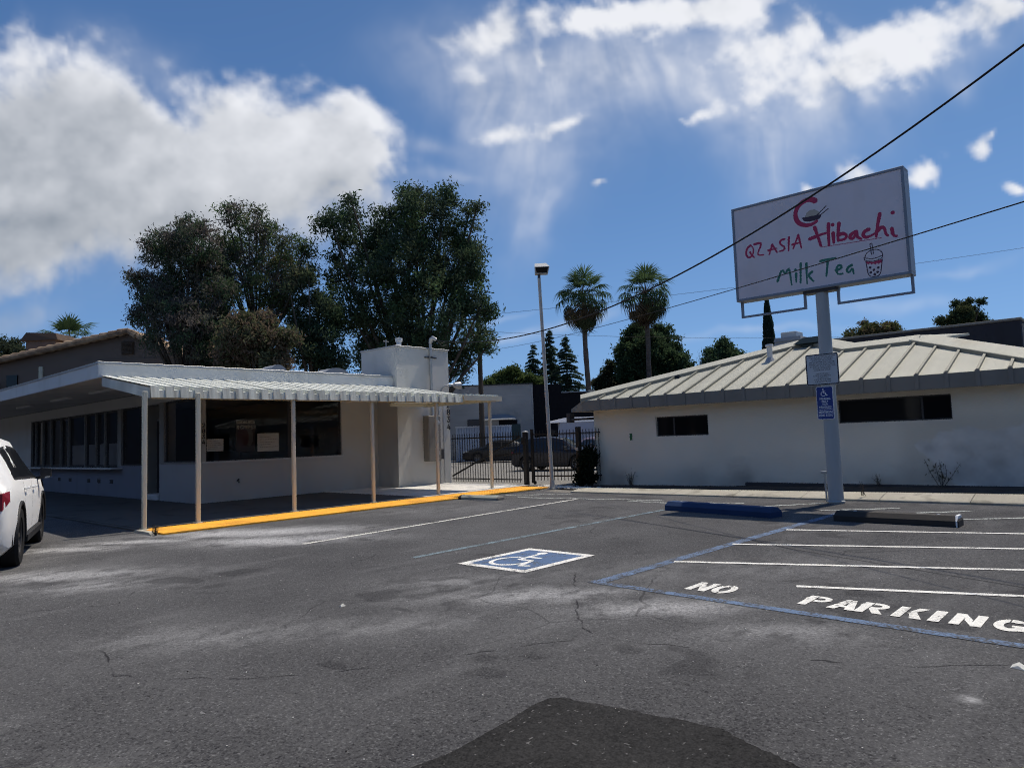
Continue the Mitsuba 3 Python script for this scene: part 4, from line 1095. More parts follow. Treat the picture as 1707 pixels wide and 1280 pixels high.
TS = thing("towing_sign", "white notice plate full of small print, upper plate on the sign pole", "sign")
part(TS, "plate", prism(rounded(0.66, 0.65, 0.04), 0.006, facing_left(NX, 5.435, 2.45)), "small_sign_white")
part(TS, "border", prism(rounded(0.65, 0.64, 0.035).difference(affinity.translate(rounded(0.61, 0.60, 0.02), 0.02, 0.02)), 0.003, facing_left(NX - 0.006, 5.43, 2.455)), "black_print")
LINES = ["UNAUTHORIZED VEHICLES PARKED", "IN DESIGNATED ACCESSIBLE", "SPACES NOT DISPLAYING", "DISTINGUISHING PLACARDS OR", "SPECIAL LICENSE PLATES ISSUED", "FOR PERSONS WITH DISABILITIES", "WILL BE TOWED AWAY", "AT OWNER'S EXPENSE", "", "TOWED VEHICLES", "MAY BE RECLAIMED AT", "THIS ADDRESS", "OR BY TELEPHONING", "THE NUMBER BELOW"]
part(TS, "lettering", [text(s, 0.024, facing_left(NX - 0.0062, 5.105, 3.035 - i * 0.0405), 0.003, False, 0.95, True) for i, s in enumerate(LINES) if s], "black_print", "lines of small black capitals")
BS = thing("accessible_parking_sign", "blue accessible parking plate, lower of the two plates on the sign pole", "sign")
part(BS, "plate", prism(rounded(0.335, 0.68, 0.03), 0.006, facing_left(NX, 5.26, 1.735)), "white_print")
part(BS, "field", prism(rounded(0.315, 0.66, 0.025), 0.003, facing_left(NX - 0.006, 5.25, 1.745)), "small_sign_blue")
part(BS, "symbol", prism(affinity.scale(wheelchair(0.075), 0.17, 0.17, origin=(0, 0)), 0.003, facing_left(NX - 0.009, 5.185, 2.205)), "white_print")
part(BS, "lettering", [text(s, h, facing_left(NX - 0.009, 5.0925, z), 0.003, True, sq, True) for s, h, z, sq in (("PARKING", 0.04, 2.14, 0.9), ("ONLY", 0.04, 2.083, 0.9), ("FOR", 0.04, 2.026, 0.9), ("DISABLED", 0.04, 1.969, 0.9), ("MINIMUM", 0.045, 1.865, 0.9), ("FINE $250", 0.045, 1.795, 0.9))], "white_print", "PARKING ONLY FOR DISABLED, MINIMUM FINE $250 in white")
part(BS, "divider", box(NX - 0.012, NX - 0.009, 4.955, 5.23, 1.935, 1.943), "white_print")
part(TS, "strap", [box(NX + 0.006, NX + 0.05, 5.02, 5.1, 2.6 + k, 2.63 + k) for k in (0, 0.3)], "galvanised")
part(BS, "strap", [box(NX + 0.006, NX + 0.05, 5.02, 5.1, 1.85 + k, 1.88 + k) for k in (0, 0.4)], "galvanised")
PP = thing("pipe_stub", "thin gray pipe stub with a tap beside the sign pole", "pipe")
part(PP, "pipe", tube([(15.45, 5.28, 0.02), (15.45, 5.29, 0.62)], 0.022, 8), "galvanised", smooth=40)
part(PP, "tap", box(15.41, 15.49, 5.24, 5.36, 0.6, 0.66, 0.012), "galvanised")

# ------------------------------------------------------------------ wheel stops


def wheel_stop(label, xa, ya, xb, yb, h, m, w=0.34, name="wheel_stop", ends=None):
    k = thing(name, label, "wheel stop", None)
    p, q = np.array([xa, ya, 0.0]), np.array([xb, yb, 0.0])
    d = (q - p) / np.linalg.norm(q - p)
    s = np.array([-d[1], d[0], 0]); s *= np.sign(s[0])
    L = np.linalg.norm(q - p)

    def block(a, b, g=0.0):
        pts = []
        for e, ins in ((a, 0.03), (b, -0.03)):
            o = p + d * e
            pts += [o + s * (0 - g), o + s * (w + g), o + s * (-g) + [0, 0, h * 0.55], o + s * (w + g) + [0, 0, h * 0.55],
                    o + d * ins + s * (0.07 - g) + [0, 0, h + g], o + d * ins + s * (w - 0.07 + g) + [0, 0, h + g]]
        return hull(pts)
    part(k, "block", block(0, L), m)
    for e in (ends or []):
        part(k, "end_cap", block(*e[:2], 0.004), e[2])
    for e in (0.3, L - 0.3):
        part(k, "pin", lathe([(0, 0.012), (0.025, 0.008), (0.028, 0), (0, 0)], 10).apply_transform(axes((p + d * e + s * w / 2) + [0, 0, h], (1, 0, 0), (0, 1, 0), (0, 0, 1))), "galvanised")
    return k


wheel_stop("blue painted wheel stop at the head of the wheelchair stall", 12.86, 7.62, 12.42, 5.22, 0.175, "stop_blue")
wheel_stop("black rubber wheel stop at the head of the hatched aisle", 12.48, 4.18, 12.47, 2.36, 0.165, "stop_black", ends=[(1.78, 1.80, "white_print")])
wheel_stop("short pale concrete wheel stop at the end of the yellow strip", 13.0, 13.95, 13.15, 12.62, 0.11, "stop_concrete", 0.26, ends=[(0.0, 0.1, "stop_black"), (1.28, 1.342, "box_brown")])

# ------------------------------------------------------------------ gate and fence
FN = thing("iron_gate", "black iron picket gate leaf with a diagonal brace, beside the white tower", "gate")


def picket_run(k, p, q, n, z0, z1, rails, skip=()):
    p, q = np.array(p, float), np.array(q, float)
    for i in range(n):
        x, y = p + (q - p) * (i + 0.5) / n
        part(k, "picket", [box(x - 0.009, x + 0.009, y - 0.009, y + 0.009, z0, z1 - 0.05), hull([(x - 0.009, y - 0.009, z1 - 0.05), (x + 0.009, y - 0.009, z1 - 0.05), (x - 0.009, y + 0.009, z1 - 0.05), (x + 0.009, y + 0.009, z1 - 0.05), (x, y, z1)])], "black_metal")
    for z in rails:
        part(k, "rail", bar((*p, z), (*q, z), 0.035, 0.04), "black_metal")


picket_run(FN, (17.47, 19.0), (17.58, 15.75), 27, 0.09, 1.80, (0.19, 1.62))
part(FN, "brace", bar((17.45, 18.98, 0.28), (17.56, 15.75, 1.6), 0.03, 0.055), "black_metal", "diagonal brace of the gate")
part(FN, "rail", bar((17.57, 16.9, 0.98), (17.57, 15.75, 1.06), 0.03, 0.05), "black_metal")
GP = thing("gate_post", "thick black square gate post between the two gate leaves", "post")
part(GP, "post", box(17.53, 17.67, 15.48, 15.62, 0, 1.76, 0.01), "black_metal")
part(GP, "cap", hull([(17.51, 15.46, 1.76), (17.69, 15.46, 1.76), (17.51, 15.64, 1.76), (17.69, 15.64, 1.76), (17.6, 15.55, 1.80)]), "galvanised", "pale cap of the gate post")
part(GP, "lock_box", box(17.48, 17.53, 15.46, 15.64, 1.35, 1.58, 0.01), "black_metal")
F2 = thing("iron_gate", "black iron picket gate leaf between the lamp pole and the middle gate post", "gate")
picket_run(F2, (17.7, 15.36), (18.05, 13.82), 13, 0.16, 1.80, (0.3, 1.66))
part(F2, "stile", box(17.66, 17.74, 15.30, 15.38, 0.08, 1.84), "black_metal")
part(F2, "wheel", lathe([(0, -0.02), (0.06, -0.02), (0.06, 0.02), (0, 0.02)], 14).apply_transform(axes((17.7, 15.28, 0.09), (0, 0, -1), (0, 1, 0), (1, 0, 0))), "rubber")
G2 = thing("gate_post", "black square gate post nearest the cream building", "post")
part(G2, "post", box(18.0, 18.14, 13.64, 13.78, 0, 1.86, 0.01), "black_metal")
part(G2, "latch", box(17.96, 17.98, 13.66, 13.76, 1.1, 1.2), "galvanised")
F3 = thing("iron_fence", "short black picket fence panel between the gate post and the cream wall", "fence")
picket_run(F3, (18.12, 13.62), (18.55, 13.2), 6, 0.12, 1.80, (0.3, 1.66))

# ------------------------------------------------------------------ lamp pole
LP = thing("lamp_pole", "tall slim pale lamp pole with one box lantern in the middle of the view", "street lamp")
part(LP, "pole", tube([(16.62, 13.66, 0), (16.54, 13.80, 6.45)], [0.062, 0.05], 14), "pole_gray", smooth=40)
part(LP, "base_plate", [box(16.50, 16.74, 13.54, 13.78, 0.0, 0.03), lathe([(0, 0), (0.085, 0), (0.07, 0.25), (0, 0.25)], 14).apply_transform(axes((16.62, 13.66, 0.03), (1, 0, 0), (0, 1, 0), (0, 0, 1)))], "pole_gray")
part(LP, "collar", tube([(16.54, 13.80, 6.42), (16.54, 13.80, 6.58)], 0.045, 12), "dark_frame", smooth=40)
# lantern: a wedge-shaped flood with its glass facing the lot
Lc = np.array([16.60, 13.74, 6.58])
ex = np.array([*lot(1, 0), 0]); ey = np.array([*lot(0, 1), 0]); ez = np.array([0, 0, 1.0])


def lp(a, b, c):
    return Lc + ex * a + ey * b + ez * c


part(LP, "lantern", hull([lp(-0.2, -0.10, 0), lp(0.19, -0.10, 0), lp(-0.2, 0.22, 0.02), lp(0.19, 0.22, 0.02), lp(-0.22, -0.17, 0.2), lp(0.24, -0.17, 0.2), lp(-0.2, 0.1, 0.37), lp(0.16, 0.1, 0.37), lp(-0.2, 0.26, 0.3), lp(0.16, 0.26, 0.3)]), "galvanised", "box lantern with a rust-streaked pale top")
part(LP, "lens", hull([lp(-0.165, -0.108, 0.02), lp(0.165, -0.108, 0.02), lp(-0.185, -0.178, 0.18), lp(0.2, -0.178, 0.18), lp(-0.165, -0.09, 0.02), lp(0.165, -0.09, 0.02), lp(-0.185, -0.15, 0.18), lp(0.2, -0.15, 0.18)]), "glass_dark", "dull lens of the lantern")
# ------------------------------------------------------------------ overhead cables and utility pole


def cable(name, label, a, b, sag, r=0.012, n=40):
    t = np.linspace(0, 1, n)[:, None]
    p = np.array(a) + (np.array(b) - np.array(a)) * t - np.array([0, 0, 1.0]) * sag * 4 * t * (1 - t)
    return single(name, tube(p, r, 6), "wire_black", label, "cable", smooth=True)


def C3(X, Y, Z):
    return [*lot(X, Y), Z]


MT = [16.7, 18.85, 5.14]
cable("overhead_cable", "thick black cable sweeping from the tower mast across the pole sign to the top right", MT, C3(8.01, 8.12, 7.31), 1.53, 0.017)
cable("overhead_cable", "thinner black cable crossing the middle of the pole sign", C3(-2.1, 47.8, 7.53), C3(5.94, 6.5, 3.92), 0.32, 0.0085, 60)
cable("overhead_cable", "faint distant cable low over the far trees", C3(-2.0, 48, 8.9), C3(40, 52, 8.2), 0.6, 0.011)
cable("overhead_cable", "faint distant cable high behind the pole sign", C3(-2.0, 48, 10.0), C3(60, 40, 15.5), 0.8, 0.011)
UP = thing("utility_pole", "dark wooden utility pole half hidden by the big tree behind the tower", "utility pole")
ux, uy = lot(-2.13, 48)
part(UP, "pole", tube([(ux, uy, 0), (ux, uy, 10.6)], [0.2, 0.14], 12), "wood_pole", smooth=40)
for z, L in ((10.15, 1.0), (9.72, 1.25)):
    a, b = lot(-2.13 - L, 47.85), lot(-2.13 + L, 47.85)
    part(UP, "crossarm", bar((*a, z), (*b, z), 0.1, 0.12), "wood_pole")
    for t in (0.03, 0.3, 0.7, 0.97):
        x, y = a + (b - a) * t
        part(UP, "insulator", tube([(x, y, z + 0.05), (x, y, z + 0.2)], [0.045, 0.03], 8), "siding_gray")

# ------------------------------------------------------------------ buildings beyond


def cbox(X0, X1, Y0, Y1, z0, z1):
    """a box square to the compass axes"""
    m = box(X0, X1, Y0, Y1, z0, z1)
    v = m.vertices.copy()
    xy = lot(v[:, 0], v[:, 1])
    m.vertices = np.column_stack([xy[0], xy[1], v[:, 2]])
    return trimesh.Trimesh(m.vertices, m.faces, process=False)


def crot(m):
    v = np.asarray(m.vertices)
    xy = lot(v[:, 0], v[:, 1])
    return trimesh.Trimesh(np.column_stack([xy[0], xy[1], v[:, 2]]), m.faces, process=False)


GB = thing("block_building", "tall gray block building behind the gate, left of the black wall", "building")
part(GB, "wall", cbox(-5.5, 1.57, 54, 66, 0, 5.6), "gray_block")
part(GB, "coping", cbox(-5.55, 1.6, 53.95, 66, 5.6, 5.68), "dark_frame")
part(GB, "door", cbox(-3.5, -2.3, 53.93, 54, 0, 3.05), "dark_frame", "dark doorway in the gray wall")
part(GB, "canopy", crot(hull([(-2.2, 53, 2.95), (0.2, 53, 2.95), (-2.2, 54, 3.1), (0.2, 54, 3.1), (-2.0, 53.3, 3.1), (-0.6, 53.3, 3.15), (-0.4, 54, 3.35), (-1.8, 54, 3.35)])), "siding_gray")
part(GB, "door", cbox(-1.1, 0.3, 53.93, 54, 0, 2.9), "black_wall")
part(GB, "conduit", crot(tube([(-1.75, 53.9, 2.9), (-1.75, 53.9, 4.6)], 0.03, 6)), "dark_frame")
BB = thing("black_building", "flat-roofed building behind the lamp pole, its deep shade painted black, with a thin pale roof edge", "building")
part(BB, "wall", [cbox(1.58, 3.75, 54.2, 66, 0, 5.55), cbox(3.75, 6.6, 54.2, 66, 0, 4.85)], "black_wall")  # deep shade painted on; the first box is the block building's shaded side
part(BB, "roof_edge", cbox(3.75, 6.0, 54.1, 54.25, 4.85, 4.93), "siding_gray")
part(BB, "roof_box", cbox(5.85, 6.3, 54.0, 54.5, 4.6, 5.0), "kerb_concrete")
part(BB, "wall", cbox(6.6, 30, 56, 70, 0, 4.6), "navy_wall")
SB = thing("container_wall", "pale ribbed metal wall of a container behind the gate", "container")
for i in range(21):
    x = -4.0 + i * 0.182
    part(SB, "rib", crot(hull([(x, 49.5, 0.05), (x + 0.16, 49.5, 0.05), (x + 0.03, 49.42, 0.05), (x + 0.13, 49.42, 0.05), (x, 49.5, 2.38), (x + 0.16, 49.5, 2.38), (x + 0.03, 49.42, 2.38), (x + 0.13, 49.42, 2.38)])), "container_white")
part(SB, "body", cbox(-4.05, -0.15, 49.5, 52, 0.05, 2.42), "container_white")
part(SB, "top_rail", cbox(-4.08, -0.12, 49.38, 49.5, 2.38, 2.46), "truck_white")
part(SB, "end_panel", cbox(-0.12, 0.5, 49.5, 52, 0.0, 2.5), "teal_metal")
RV = thing("camper_van", "white topped camper van parked behind the fence beside the cream building", "van")
part(RV, "body", crot(hull([(2.95, 44, 0.5), (9, 44, 0.5), (2.75, 44, 1.6), (2.9, 44, 2.42), (9, 44, 2.42), (2.95, 46.2, 0.5), (9, 46.2, 0.5), (2.9, 46.2, 2.42), (9, 46.2, 2.42)])), "pale_wall")
part(RV, "roof", crot(hull([(2.1, 43.95, 2.4), (9, 43.95, 2.4), (2.1, 46.3, 2.4), (9, 46.3, 2.4), (2.1, 44, 2.47), (3.3, 44.1, 2.70), (9, 44.1, 2.74), (3.3, 46.2, 2.70), (9, 46.2, 2.74)])), "truck_white")
part(RV, "mirror", crot(hull([(2.2, 43.9, 1.6), (2.45, 43.9, 1.6), (2.3, 43.9, 2.0), (2.6, 43.9, 1.9), (2.3, 44.1, 1.6), (2.5, 44.1, 1.9)])), "car_trim")
part(RV, "stripe", [cbox(2.9, 9, 43.98, 44.0, 1.62, 1.72)], "siding_gray")
for X in (3.6, 7.8):
    part(RV, "wheel", crot(tube([(X, 43.98, 0.36), (X, 44.25, 0.36)], 0.36, 18)), "rubber")

HS = thing("brown_house", "two-storey brown house with a clay tile roof behind the shop at the left", "house")
prof_h = [(-46, 0), (-46, 5.6), (-33.5, 7.55), (-24.9, 9.25), (-22.0, 7.7), (-22.0, 0)]
part(HS, "wall", crot(prism(Polygon(prof_h), 9, axes((0, 55, 0), (1, 0, 0), (0, 0, 1), (0, -1, 0)))), "brown_wall")
part(HS, "wall_panel", crot(box(-28.0, -22.4, 45.9, 46, 0, 7.6)), "brown_wall")
rk = [(-46, 5.6), (-33.5, 7.62), (-24.9, 9.3), (-21.6, 7.62)]
for (xa, za), (xb, zb) in zip(rk[:-1], rk[1:]):
    part(HS, "roof", crot(hull([(xa, 45.6, za + 0.02), (xb, 45.6, zb + 0.02), (xa, 55, za + 0.02), (xb, 55, zb + 0.02), (xa, 45.6, za + 0.14), (xb, 45.6, zb + 0.14), (xa, 55, za + 0.14), (xb, 55, zb + 0.14)])), "clay_tile")
    n = int(round(math.hypot(xb - xa, zb - za) / 0.6))
    for i in range(n):
        if xa < -36:
            if i < n - 6:
                continue
        t0, t1 = i / n, (i + 1.12) / n
        a = np.array([xa + (xb - xa) * t0, 45.55, za + (zb - za) * t0 + 0.10])
        b = np.array([xa + (xb - xa) * t1, 45.55, za + (zb - za) * t1 + 0.10])
        r0, r1 = (0.17, 0.26) if zb > za else (0.26, 0.17)
        part(HS, "rake_tile", crot(tube([a, b], [r1, r0], 8)), "clay_tile")
for i in range(7):
    part(HS, "roof_tile", crot(tube([(-26.2 + i * 0.42, 46.5, 9.05 + 0.06 * i - max(0, i - 3) * 0.16), (-26.2 + i * 0.42, 47.6, 9.2 + 0.06 * i - max(0, i - 3) * 0.16)], 0.18, 8)), "clay_tile")
for i in range(9):
    part(HS, "vent_slat", crot(box(-25.45, -24.75, 45.82, 45.9, 7.95 + i * 0.085, 7.99 + i * 0.085)), "brown_trim")
part(HS, "vent", crot(box(-25.5, -24.7, 45.9, 45.995, 7.9, 8.75)), "brown_trim", "louvred vent under the gable")
part(HS, "window", crot(box(-33.0, -32.3, 45.9, 46.0, 5.6, 6.8)), "glass_dark")
part(HS, "trim", [crot(box(-30.9, -30.65, 45.9, 46.0, 5.2, 7.3))], "post_paint")
part(HS, "downpipe", crot(tube([(-34.2, 45.8, 6.8), (-33.6, 45.7, 6.3), (-33.2, 45.6, 5.6)], 0.13, 8)), "galvanised", "shiny bent duct", smooth=40)
part(HS, "chimney", crot(box(-33.2, -31.2, 48, 50, 6.0, 9.35)), "brown_wall")
part(HS, "chimney_cap", crot(hull([(-33.5, 47.8, 9.35), (-30.9, 47.8, 9.35), (-33.5, 50.2, 9.35), (-30.9, 50.2, 9.35), (-33.2, 48, 9.95), (-31.2, 48, 9.85), (-33.2, 50, 9.95), (-31.2, 50, 9.85)])), "brown_trim", "dark chimney cap")
WF = thing("wooden_fence", "pale wooden board fence below the brown house at the left edge", "fence")
for i in range(8):
    part(WF, "board", crot(box(-36.3 + i * 0.3, -36.03 + i * 0.3, 44.5, 44.55, 3.6, 6.2)), "post_paint")

# unseen buildings added to darken what the shop's windows mirror
OB = thing("neighbour_store", "added unseen dark gray store beyond the left edge, mirrored in the shop windows and shading the left wall", "building")
mat("far_wall", streaky((0.06, 0.065, 0.075), 0.4), 0.9, specular=0.05)
part(OB, "wall", box(-30, -15, 4, 63, 0, 7.2), "far_wall")  # added out of view to keep light off the shop's left wall
part(OB, "parapet", box(-30, -14.9, 4, 63, 7.2, 7.5), "dark_frame")
for i in range(6):
    part(OB, "window", box(-15, -14.95, 7 + i * 9.5, 12 + i * 9.5, 0.8, 3.2), "glass_dark")
O3 = thing("apartment_house", "added unseen apartment house beyond the left edge, dark for the row of shop windows to mirror", "building")
part(O3, "wall", box(-60, 1.5, 66, 78, 0, 9.5), "far_wall")
part(O3, "roof", hull([(-61, 65, 9.5), (2.5, 65, 9.5), (-61, 79, 9.5), (2.5, 79, 9.5), (-58, 72, 12), (-1, 72, 12)]), "dark_frame")
for i in range(12):
    part(O3, "window", box(-55 + i * 4.7, -53 + i * 4.7, 65.95, 66, 1.5 + 3.6 * (i % 2), 3.2 + 3.6 * (i % 2)), "glass_dark")
O2 = thing("stucco_store", "unseen two-storey dark stucco building across the side street, mirrored in the shop windows", "building")
part(O2, "wall", box(-30, 70, -40, -28, 0, 8.0), "far_wall")
part(O2, "parapet", box(-30, 70, -40, -27.9, 8.0, 8.4), "brown_trim")
for i in range(10):
    part(O2, "window", box(-26 + i * 9.5, -20 + i * 9.5, -28, -27.95, 0.8, 3.4), "glass_dark")

# ------------------------------------------------------------------ trees


def leaf_cloud(centres, normals_jitter, size, aspect, rgn, cols, shape="diamond"):
    """one small leaf-shaped face per centre"""
    n = len(centres)
    a = rgn.normal(size=(n, 3)); a /= np.linalg.norm(a, axis=1, keepdims=True)
    a[:, 2] -= normals_jitter
    a /= np.linalg.norm(a, axis=1, keepdims=True)
    b = np.cross(a, rgn.normal(size=(n, 3))); b /= np.linalg.norm(b, axis=1, keepdims=True) + 1e-9
    s = (size * (0.6 + 0.8 * rgn.random(n)))[:, None]
    v = np.stack([centres - a * s, centres + b * s * aspect - a * s * 0.1, centres + a * s, centres - b * s * aspect - a * s * 0.1], 1).reshape(-1, 3)
    k = np.arange(n)[:, None] * 4
    f = np.vstack([k + [0, 1, 2], k + [0, 2, 3]])
    return v, f, np.repeat(cols, 4, 0)


def sun_side(dirs):
    return None


def add_leaves(parent, name, parts_, kind=None):
    v, f, c, o = [], [], [], 0
    for a, b, d in parts_:
        v.append(a); f.append(b + o); c.append(d); o += len(a)
    key = number(f"{parent}__{name}")
    scene[key] = mikit.ply((np.vstack(v), np.vstack(f)), "leaf", color=np.clip(np.vstack(c), 0.004, 1))
    return key


def to_lot(v, X, Y):
    """local (across, up-depth, z) → world: across to the right of the view, depth along it, at compass (X, Y)"""
    xy = lot(v[:, 0] + X, v[:, 1] + Y)
    return np.column_stack([xy[0], xy[1], v[:, 2]])


def blob_tree(name, label, X, Y, blobs, greens, seed, density=1.0, leaf=0.14, aspect=0.33, droop=0.6, clump=0.55, depth=0.8, trunk_r=0.3, group=None, gaps=0.0, branches=True, base=None, category="tree"):
    r = np.random.default_rng(seed)
    k = thing(name, label, category, group)
    greens = np.array(greens)
    parts_, limbs = [], []
    zlow = min(b[1] for b in blobs)
    zf = base if base is not None else max(1.5, zlow - 2.5)
    fork = np.array([0.0, 0.0, zf])
    for (bx, bz, br) in blobs:
        by = (r.random() - 0.5) * 2 * depth * (1.2 + br)
        nc = max(5, int(density * 15 * br ** 2 / clump ** 1.2))
        d = r.normal(size=(nc, 3)); d /= np.linalg.norm(d, axis=1, keepdims=True)
        rad = max(br - 0.18, br * 0.7) * np.cbrt(0.12 + 0.88 * r.random((nc, 1)))
        cc = np.array([bx, by, bz]) + d * rad * [1, 1.05, 0.95]
        keep = meshkit.noise(cc * 0.9 + seed) > gaps
        cc = cc[keep]
        if not len(cc):
            continue
        nl_ = 62
        tone = greens[r.integers(0, len(greens), len(cc))] * (0.75 + 0.5 * r.random((len(cc), 1)))
        pts = np.repeat(cc, nl_, 0) + r.normal(size=(len(cc) * nl_, 3)) * clump * 0.42 * [1, 1, 0.8]
        col = np.repeat(tone, nl_, 0) * (0.8 + 0.4 * r.random((len(pts), 1)))
        parts_.append(leaf_cloud(pts, droop, leaf, aspect, r, col))
        if branches:
            mid = fork * 0.45 + np.array([bx, by, bz]) * 0.55 + r.normal(size=3) * 0.25 * br
            p = np.array([fork, mid, [bx, by, bz]])
            t = np.linspace(0, 1, 7)[:, None]
            p = (1 - t) ** 2 * p[0] + 2 * t * (1 - t) * p[1] + t * t * p[2]
            limbs.append(tube(to_lot(p, X, Y), np.linspace(trunk_r * 0.42, trunk_r * 0.13, 7), 6))
            for c in cc[:: max(1, len(cc) // 7)]:
                q = np.array([[bx, by, bz], (c + [bx, by, bz]) / 2 + r.normal(size=3) * 0.1, c])
                limbs.append(tube(to_lot(q, X, Y), [trunk_r * 0.13, trunk_r * 0.09, 0.015], 5))
    parts_ = [(to_lot(v, X, Y), f, c) for v, f, c in parts_]
    add_leaves(k, "crown", parts_)
    tx, ty = lot(X, Y)
    part(k, "trunk", tube([(tx, ty, 0), (tx + 0.05, ty, zf * 0.5), (tx, ty, zf + 0.3)], [trunk_r * 1.25, trunk_r, trunk_r * 0.8], 10), "bark", smooth=40)
    if limbs:
        part(k, "limbs", limbs, "bark", smooth=50)
    return k


DARK = [(0.050, 0.085, 0.050), (0.070, 0.105, 0.055), (0.060, 0.085, 0.062), (0.085, 0.11, 0.062)]
DUSK = [(0.115, 0.12, 0.095), (0.13, 0.115, 0.105), (0.10, 0.115, 0.08), (0.15, 0.13, 0.115)]
OLIVE = [(0.125, 0.135, 0.075), (0.15, 0.125, 0.085), (0.11, 0.13, 0.07), (0.17, 0.125, 0.09)]
FRESH = [(0.085, 0.13, 0.055), (0.11, 0.16, 0.065), (0.075, 0.12, 0.055), (0.12, 0.165, 0.07)]
blob_tree("broadleaf_tree", "dense dusky tree with drooping leaves behind the left part of the shop roof", -18.5, 40, [(-0.36,12.58,1.53),(-1.57,10.52,1.43),(-1.9,8.95,0.7),(-2.26,11.24,0.61),(0.33,10.8,2.21),(-0.02,8.55,2.04),(1.69,7.97,1.87),(1.2,12.87,1.53),(-0.71,13.65,0.85),(-1.68,13.4,0.68),(0.68,14.12,0.85),(2.05,10.04,1.36),(1.69,6.59,1.36),(0.3,6.68,1.36),(0.9,8.9,1.7),(1.2,11.6,1.4),(-0.8,9.6,1.5)], DUSK + DARK[:2], 11, 0.85, 0.115, 0.26, 0.9, 0.55, 0.7, 0.35)
blob_tree("broadleaf_tree", "taller open-crowned tree with sky showing through, in the middle of the tree group", -15.1, 42, [(-1.06,15.4,0.86),(-1.6,15.79,0.57),(-0.33,14.63,1.0),(-1.79,14.13,1.07),(0.38,13.31,1.36),(1.84,13.62,1.0),(2.74,13.22,0.78),(3.11,13.39,0.5),(-0.35,12.23,1.36),(1.45,11.79,1.43),(2.72,11.38,1.0),(0.71,9.99,1.14),(2.16,9.94,0.86),(-1.09,11.15,0.86),(-0.14,15.93,0.5),(3.27,12.1,0.43),(-2.2,14.0,0.9),(-1.9,12.9,1.1),(0.7,14.5,0.8),(1.1,12.6,1.2),(-0.2,11.0,1.3),(1.0,10.9,1.2),(2.4,12.4,0.9)], FRESH[:2] + DUSK[:2] + OLIVE[:1] + DARK[:1], 12, 0.62, 0.115, 0.3, 0.6, 0.66, 0.7, 0.2, gaps=0.2, base=7)
blob_tree("broad_bush", "brownish olive bushy tree low in front of the open-crowned tree", -13.7, 38, [(-0.96,8.26,0.97),(0.01,7.57,1.36),(0.98,6.88,1.13),(-0.97,6.62,1.13),(-1.62,7.63,0.81),(1.96,7.17,0.71),(0.67,8.2,0.65),(-0.33,5.94,1.29),(1.3,5.88,0.97)], OLIVE, 13, 1.1, 0.12, 0.35, 0.4, 0.5, 0.7, 0.2, base=3.5)
blob_tree("broadleaf_tree", "largest tree, dark green and dense, behind the white tower", -5.8, 44, [(-4.44,16.2,1.12),(-5.03,15.05,1.2),(-3.52,14.42,1.68),(-1.96,15.92,0.93),(-3.85,16.77,0.6),(-0.03,16.82,1.31),(-0.59,17.43,0.75),(0.7,15.43,1.87),(-1.23,14.33,2.06),(1.87,16.16,1.05),(2.08,16.94,0.67),(3.39,16.11,0.67),(3.97,16.28,0.37),(2.96,14.57,1.42),(1.78,13.06,2.43),(-0.53,11.99,2.8),(-3.18,12.09,1.87),(3.66,12.61,1.12),(4.21,12.01,0.67),(2.85,10.71,1.87),(3.94,9.52,1.12),(0.91,9.25,2.62),(-1.74,8.97,2.62),(-3.99,9.81,1.87),(3.52,8.02,1.42),(4.44,7.41,0.6),(2.72,6.53,0.93),(1.4,6.58,1.49),(-0.66,6.65,1.87),(-2.91,7.11,1.68),(-5.25,13.32,0.75),(-4.71,11.76,1.12),(2.49,5.22,0.52)], DARK + FRESH[2:3], 14, 0.72, 0.115, 0.36, 0.4, 0.64, 0.6, 0.36, gaps=0.22)
blob_tree("broadleaf_tree", "smaller dark tree filling the gap left of the largest tree", -11.6, 41, [(0.03,10.06,1.04),(-0.87,9.02,0.87),(0.9,9.31,1.22),(-0.36,7.94,1.22),(0.69,7.19,1.39),(-0.72,6.89,1.04),(1.38,6.46,1.04),(-1.02,10.81,0.49),(0.04,11.13,0.56)], DARK, 15, 0.8, 0.115, 0.35, 0.4, 0.55, 0.7, 0.22, gaps=0.2, base=4)
blob_tree("round_tree", "left of two dense rounded dark trees, behind the right-hand palm", 11.6, 65, [(0.15,10.53,1.21),(-0.32,8.87,1.77),(0.8,9.11,1.66),(-0.5,7.21,1.7),(0.97,6.87,2.0),(0.36,11.36,0.66)], [(0.04, 0.066, 0.036), (0.052, 0.085, 0.04), (0.065, 0.10, 0.05)], 16, 1.0, 0.16, 0.4, -0.4, 0.6, 0.6, 0.3, branches=False)
blob_tree("round_tree", "right of two dense rounded dark trees, just right of the right-hand palm", 14.5, 66, [(-0.12,11.03,1.01),(0.2,9.71,1.57),(-0.54,8.32,2.02),(0.55,7.71,1.68),(-1.19,6.65,2.24),(0.76,6.29,1.57),(1.36,7.12,0.9),(-0.1,6.04,2.24),(-1.04,9.76,1.01),(1.9,5.9,0.9)], [(0.04, 0.066, 0.036), (0.052, 0.085, 0.04), (0.065, 0.10, 0.05)], 17, 1.0, 0.16, 0.4, -0.4, 0.6, 0.6, 0.3, branches=False)
blob_tree("round_tree", "rounded green tree behind the roof slope, between the palms and the cypress", 22.7, 75, [(-0.05,10.41,0.89),(-1.05,9.67,0.89),(0.99,9.47,0.96),(-0.0,8.99,1.53),(-1.43,8.72,0.89),(1.57,8.61,0.76),(-0.53,7.72,1.78),(1.08,7.79,1.15)], [(0.05, 0.09, 0.045), (0.07, 0.11, 0.055)], 18, 1.0, 0.16, 0.4, -0.3, 0.6, 0.6, 0.3, branches=False)
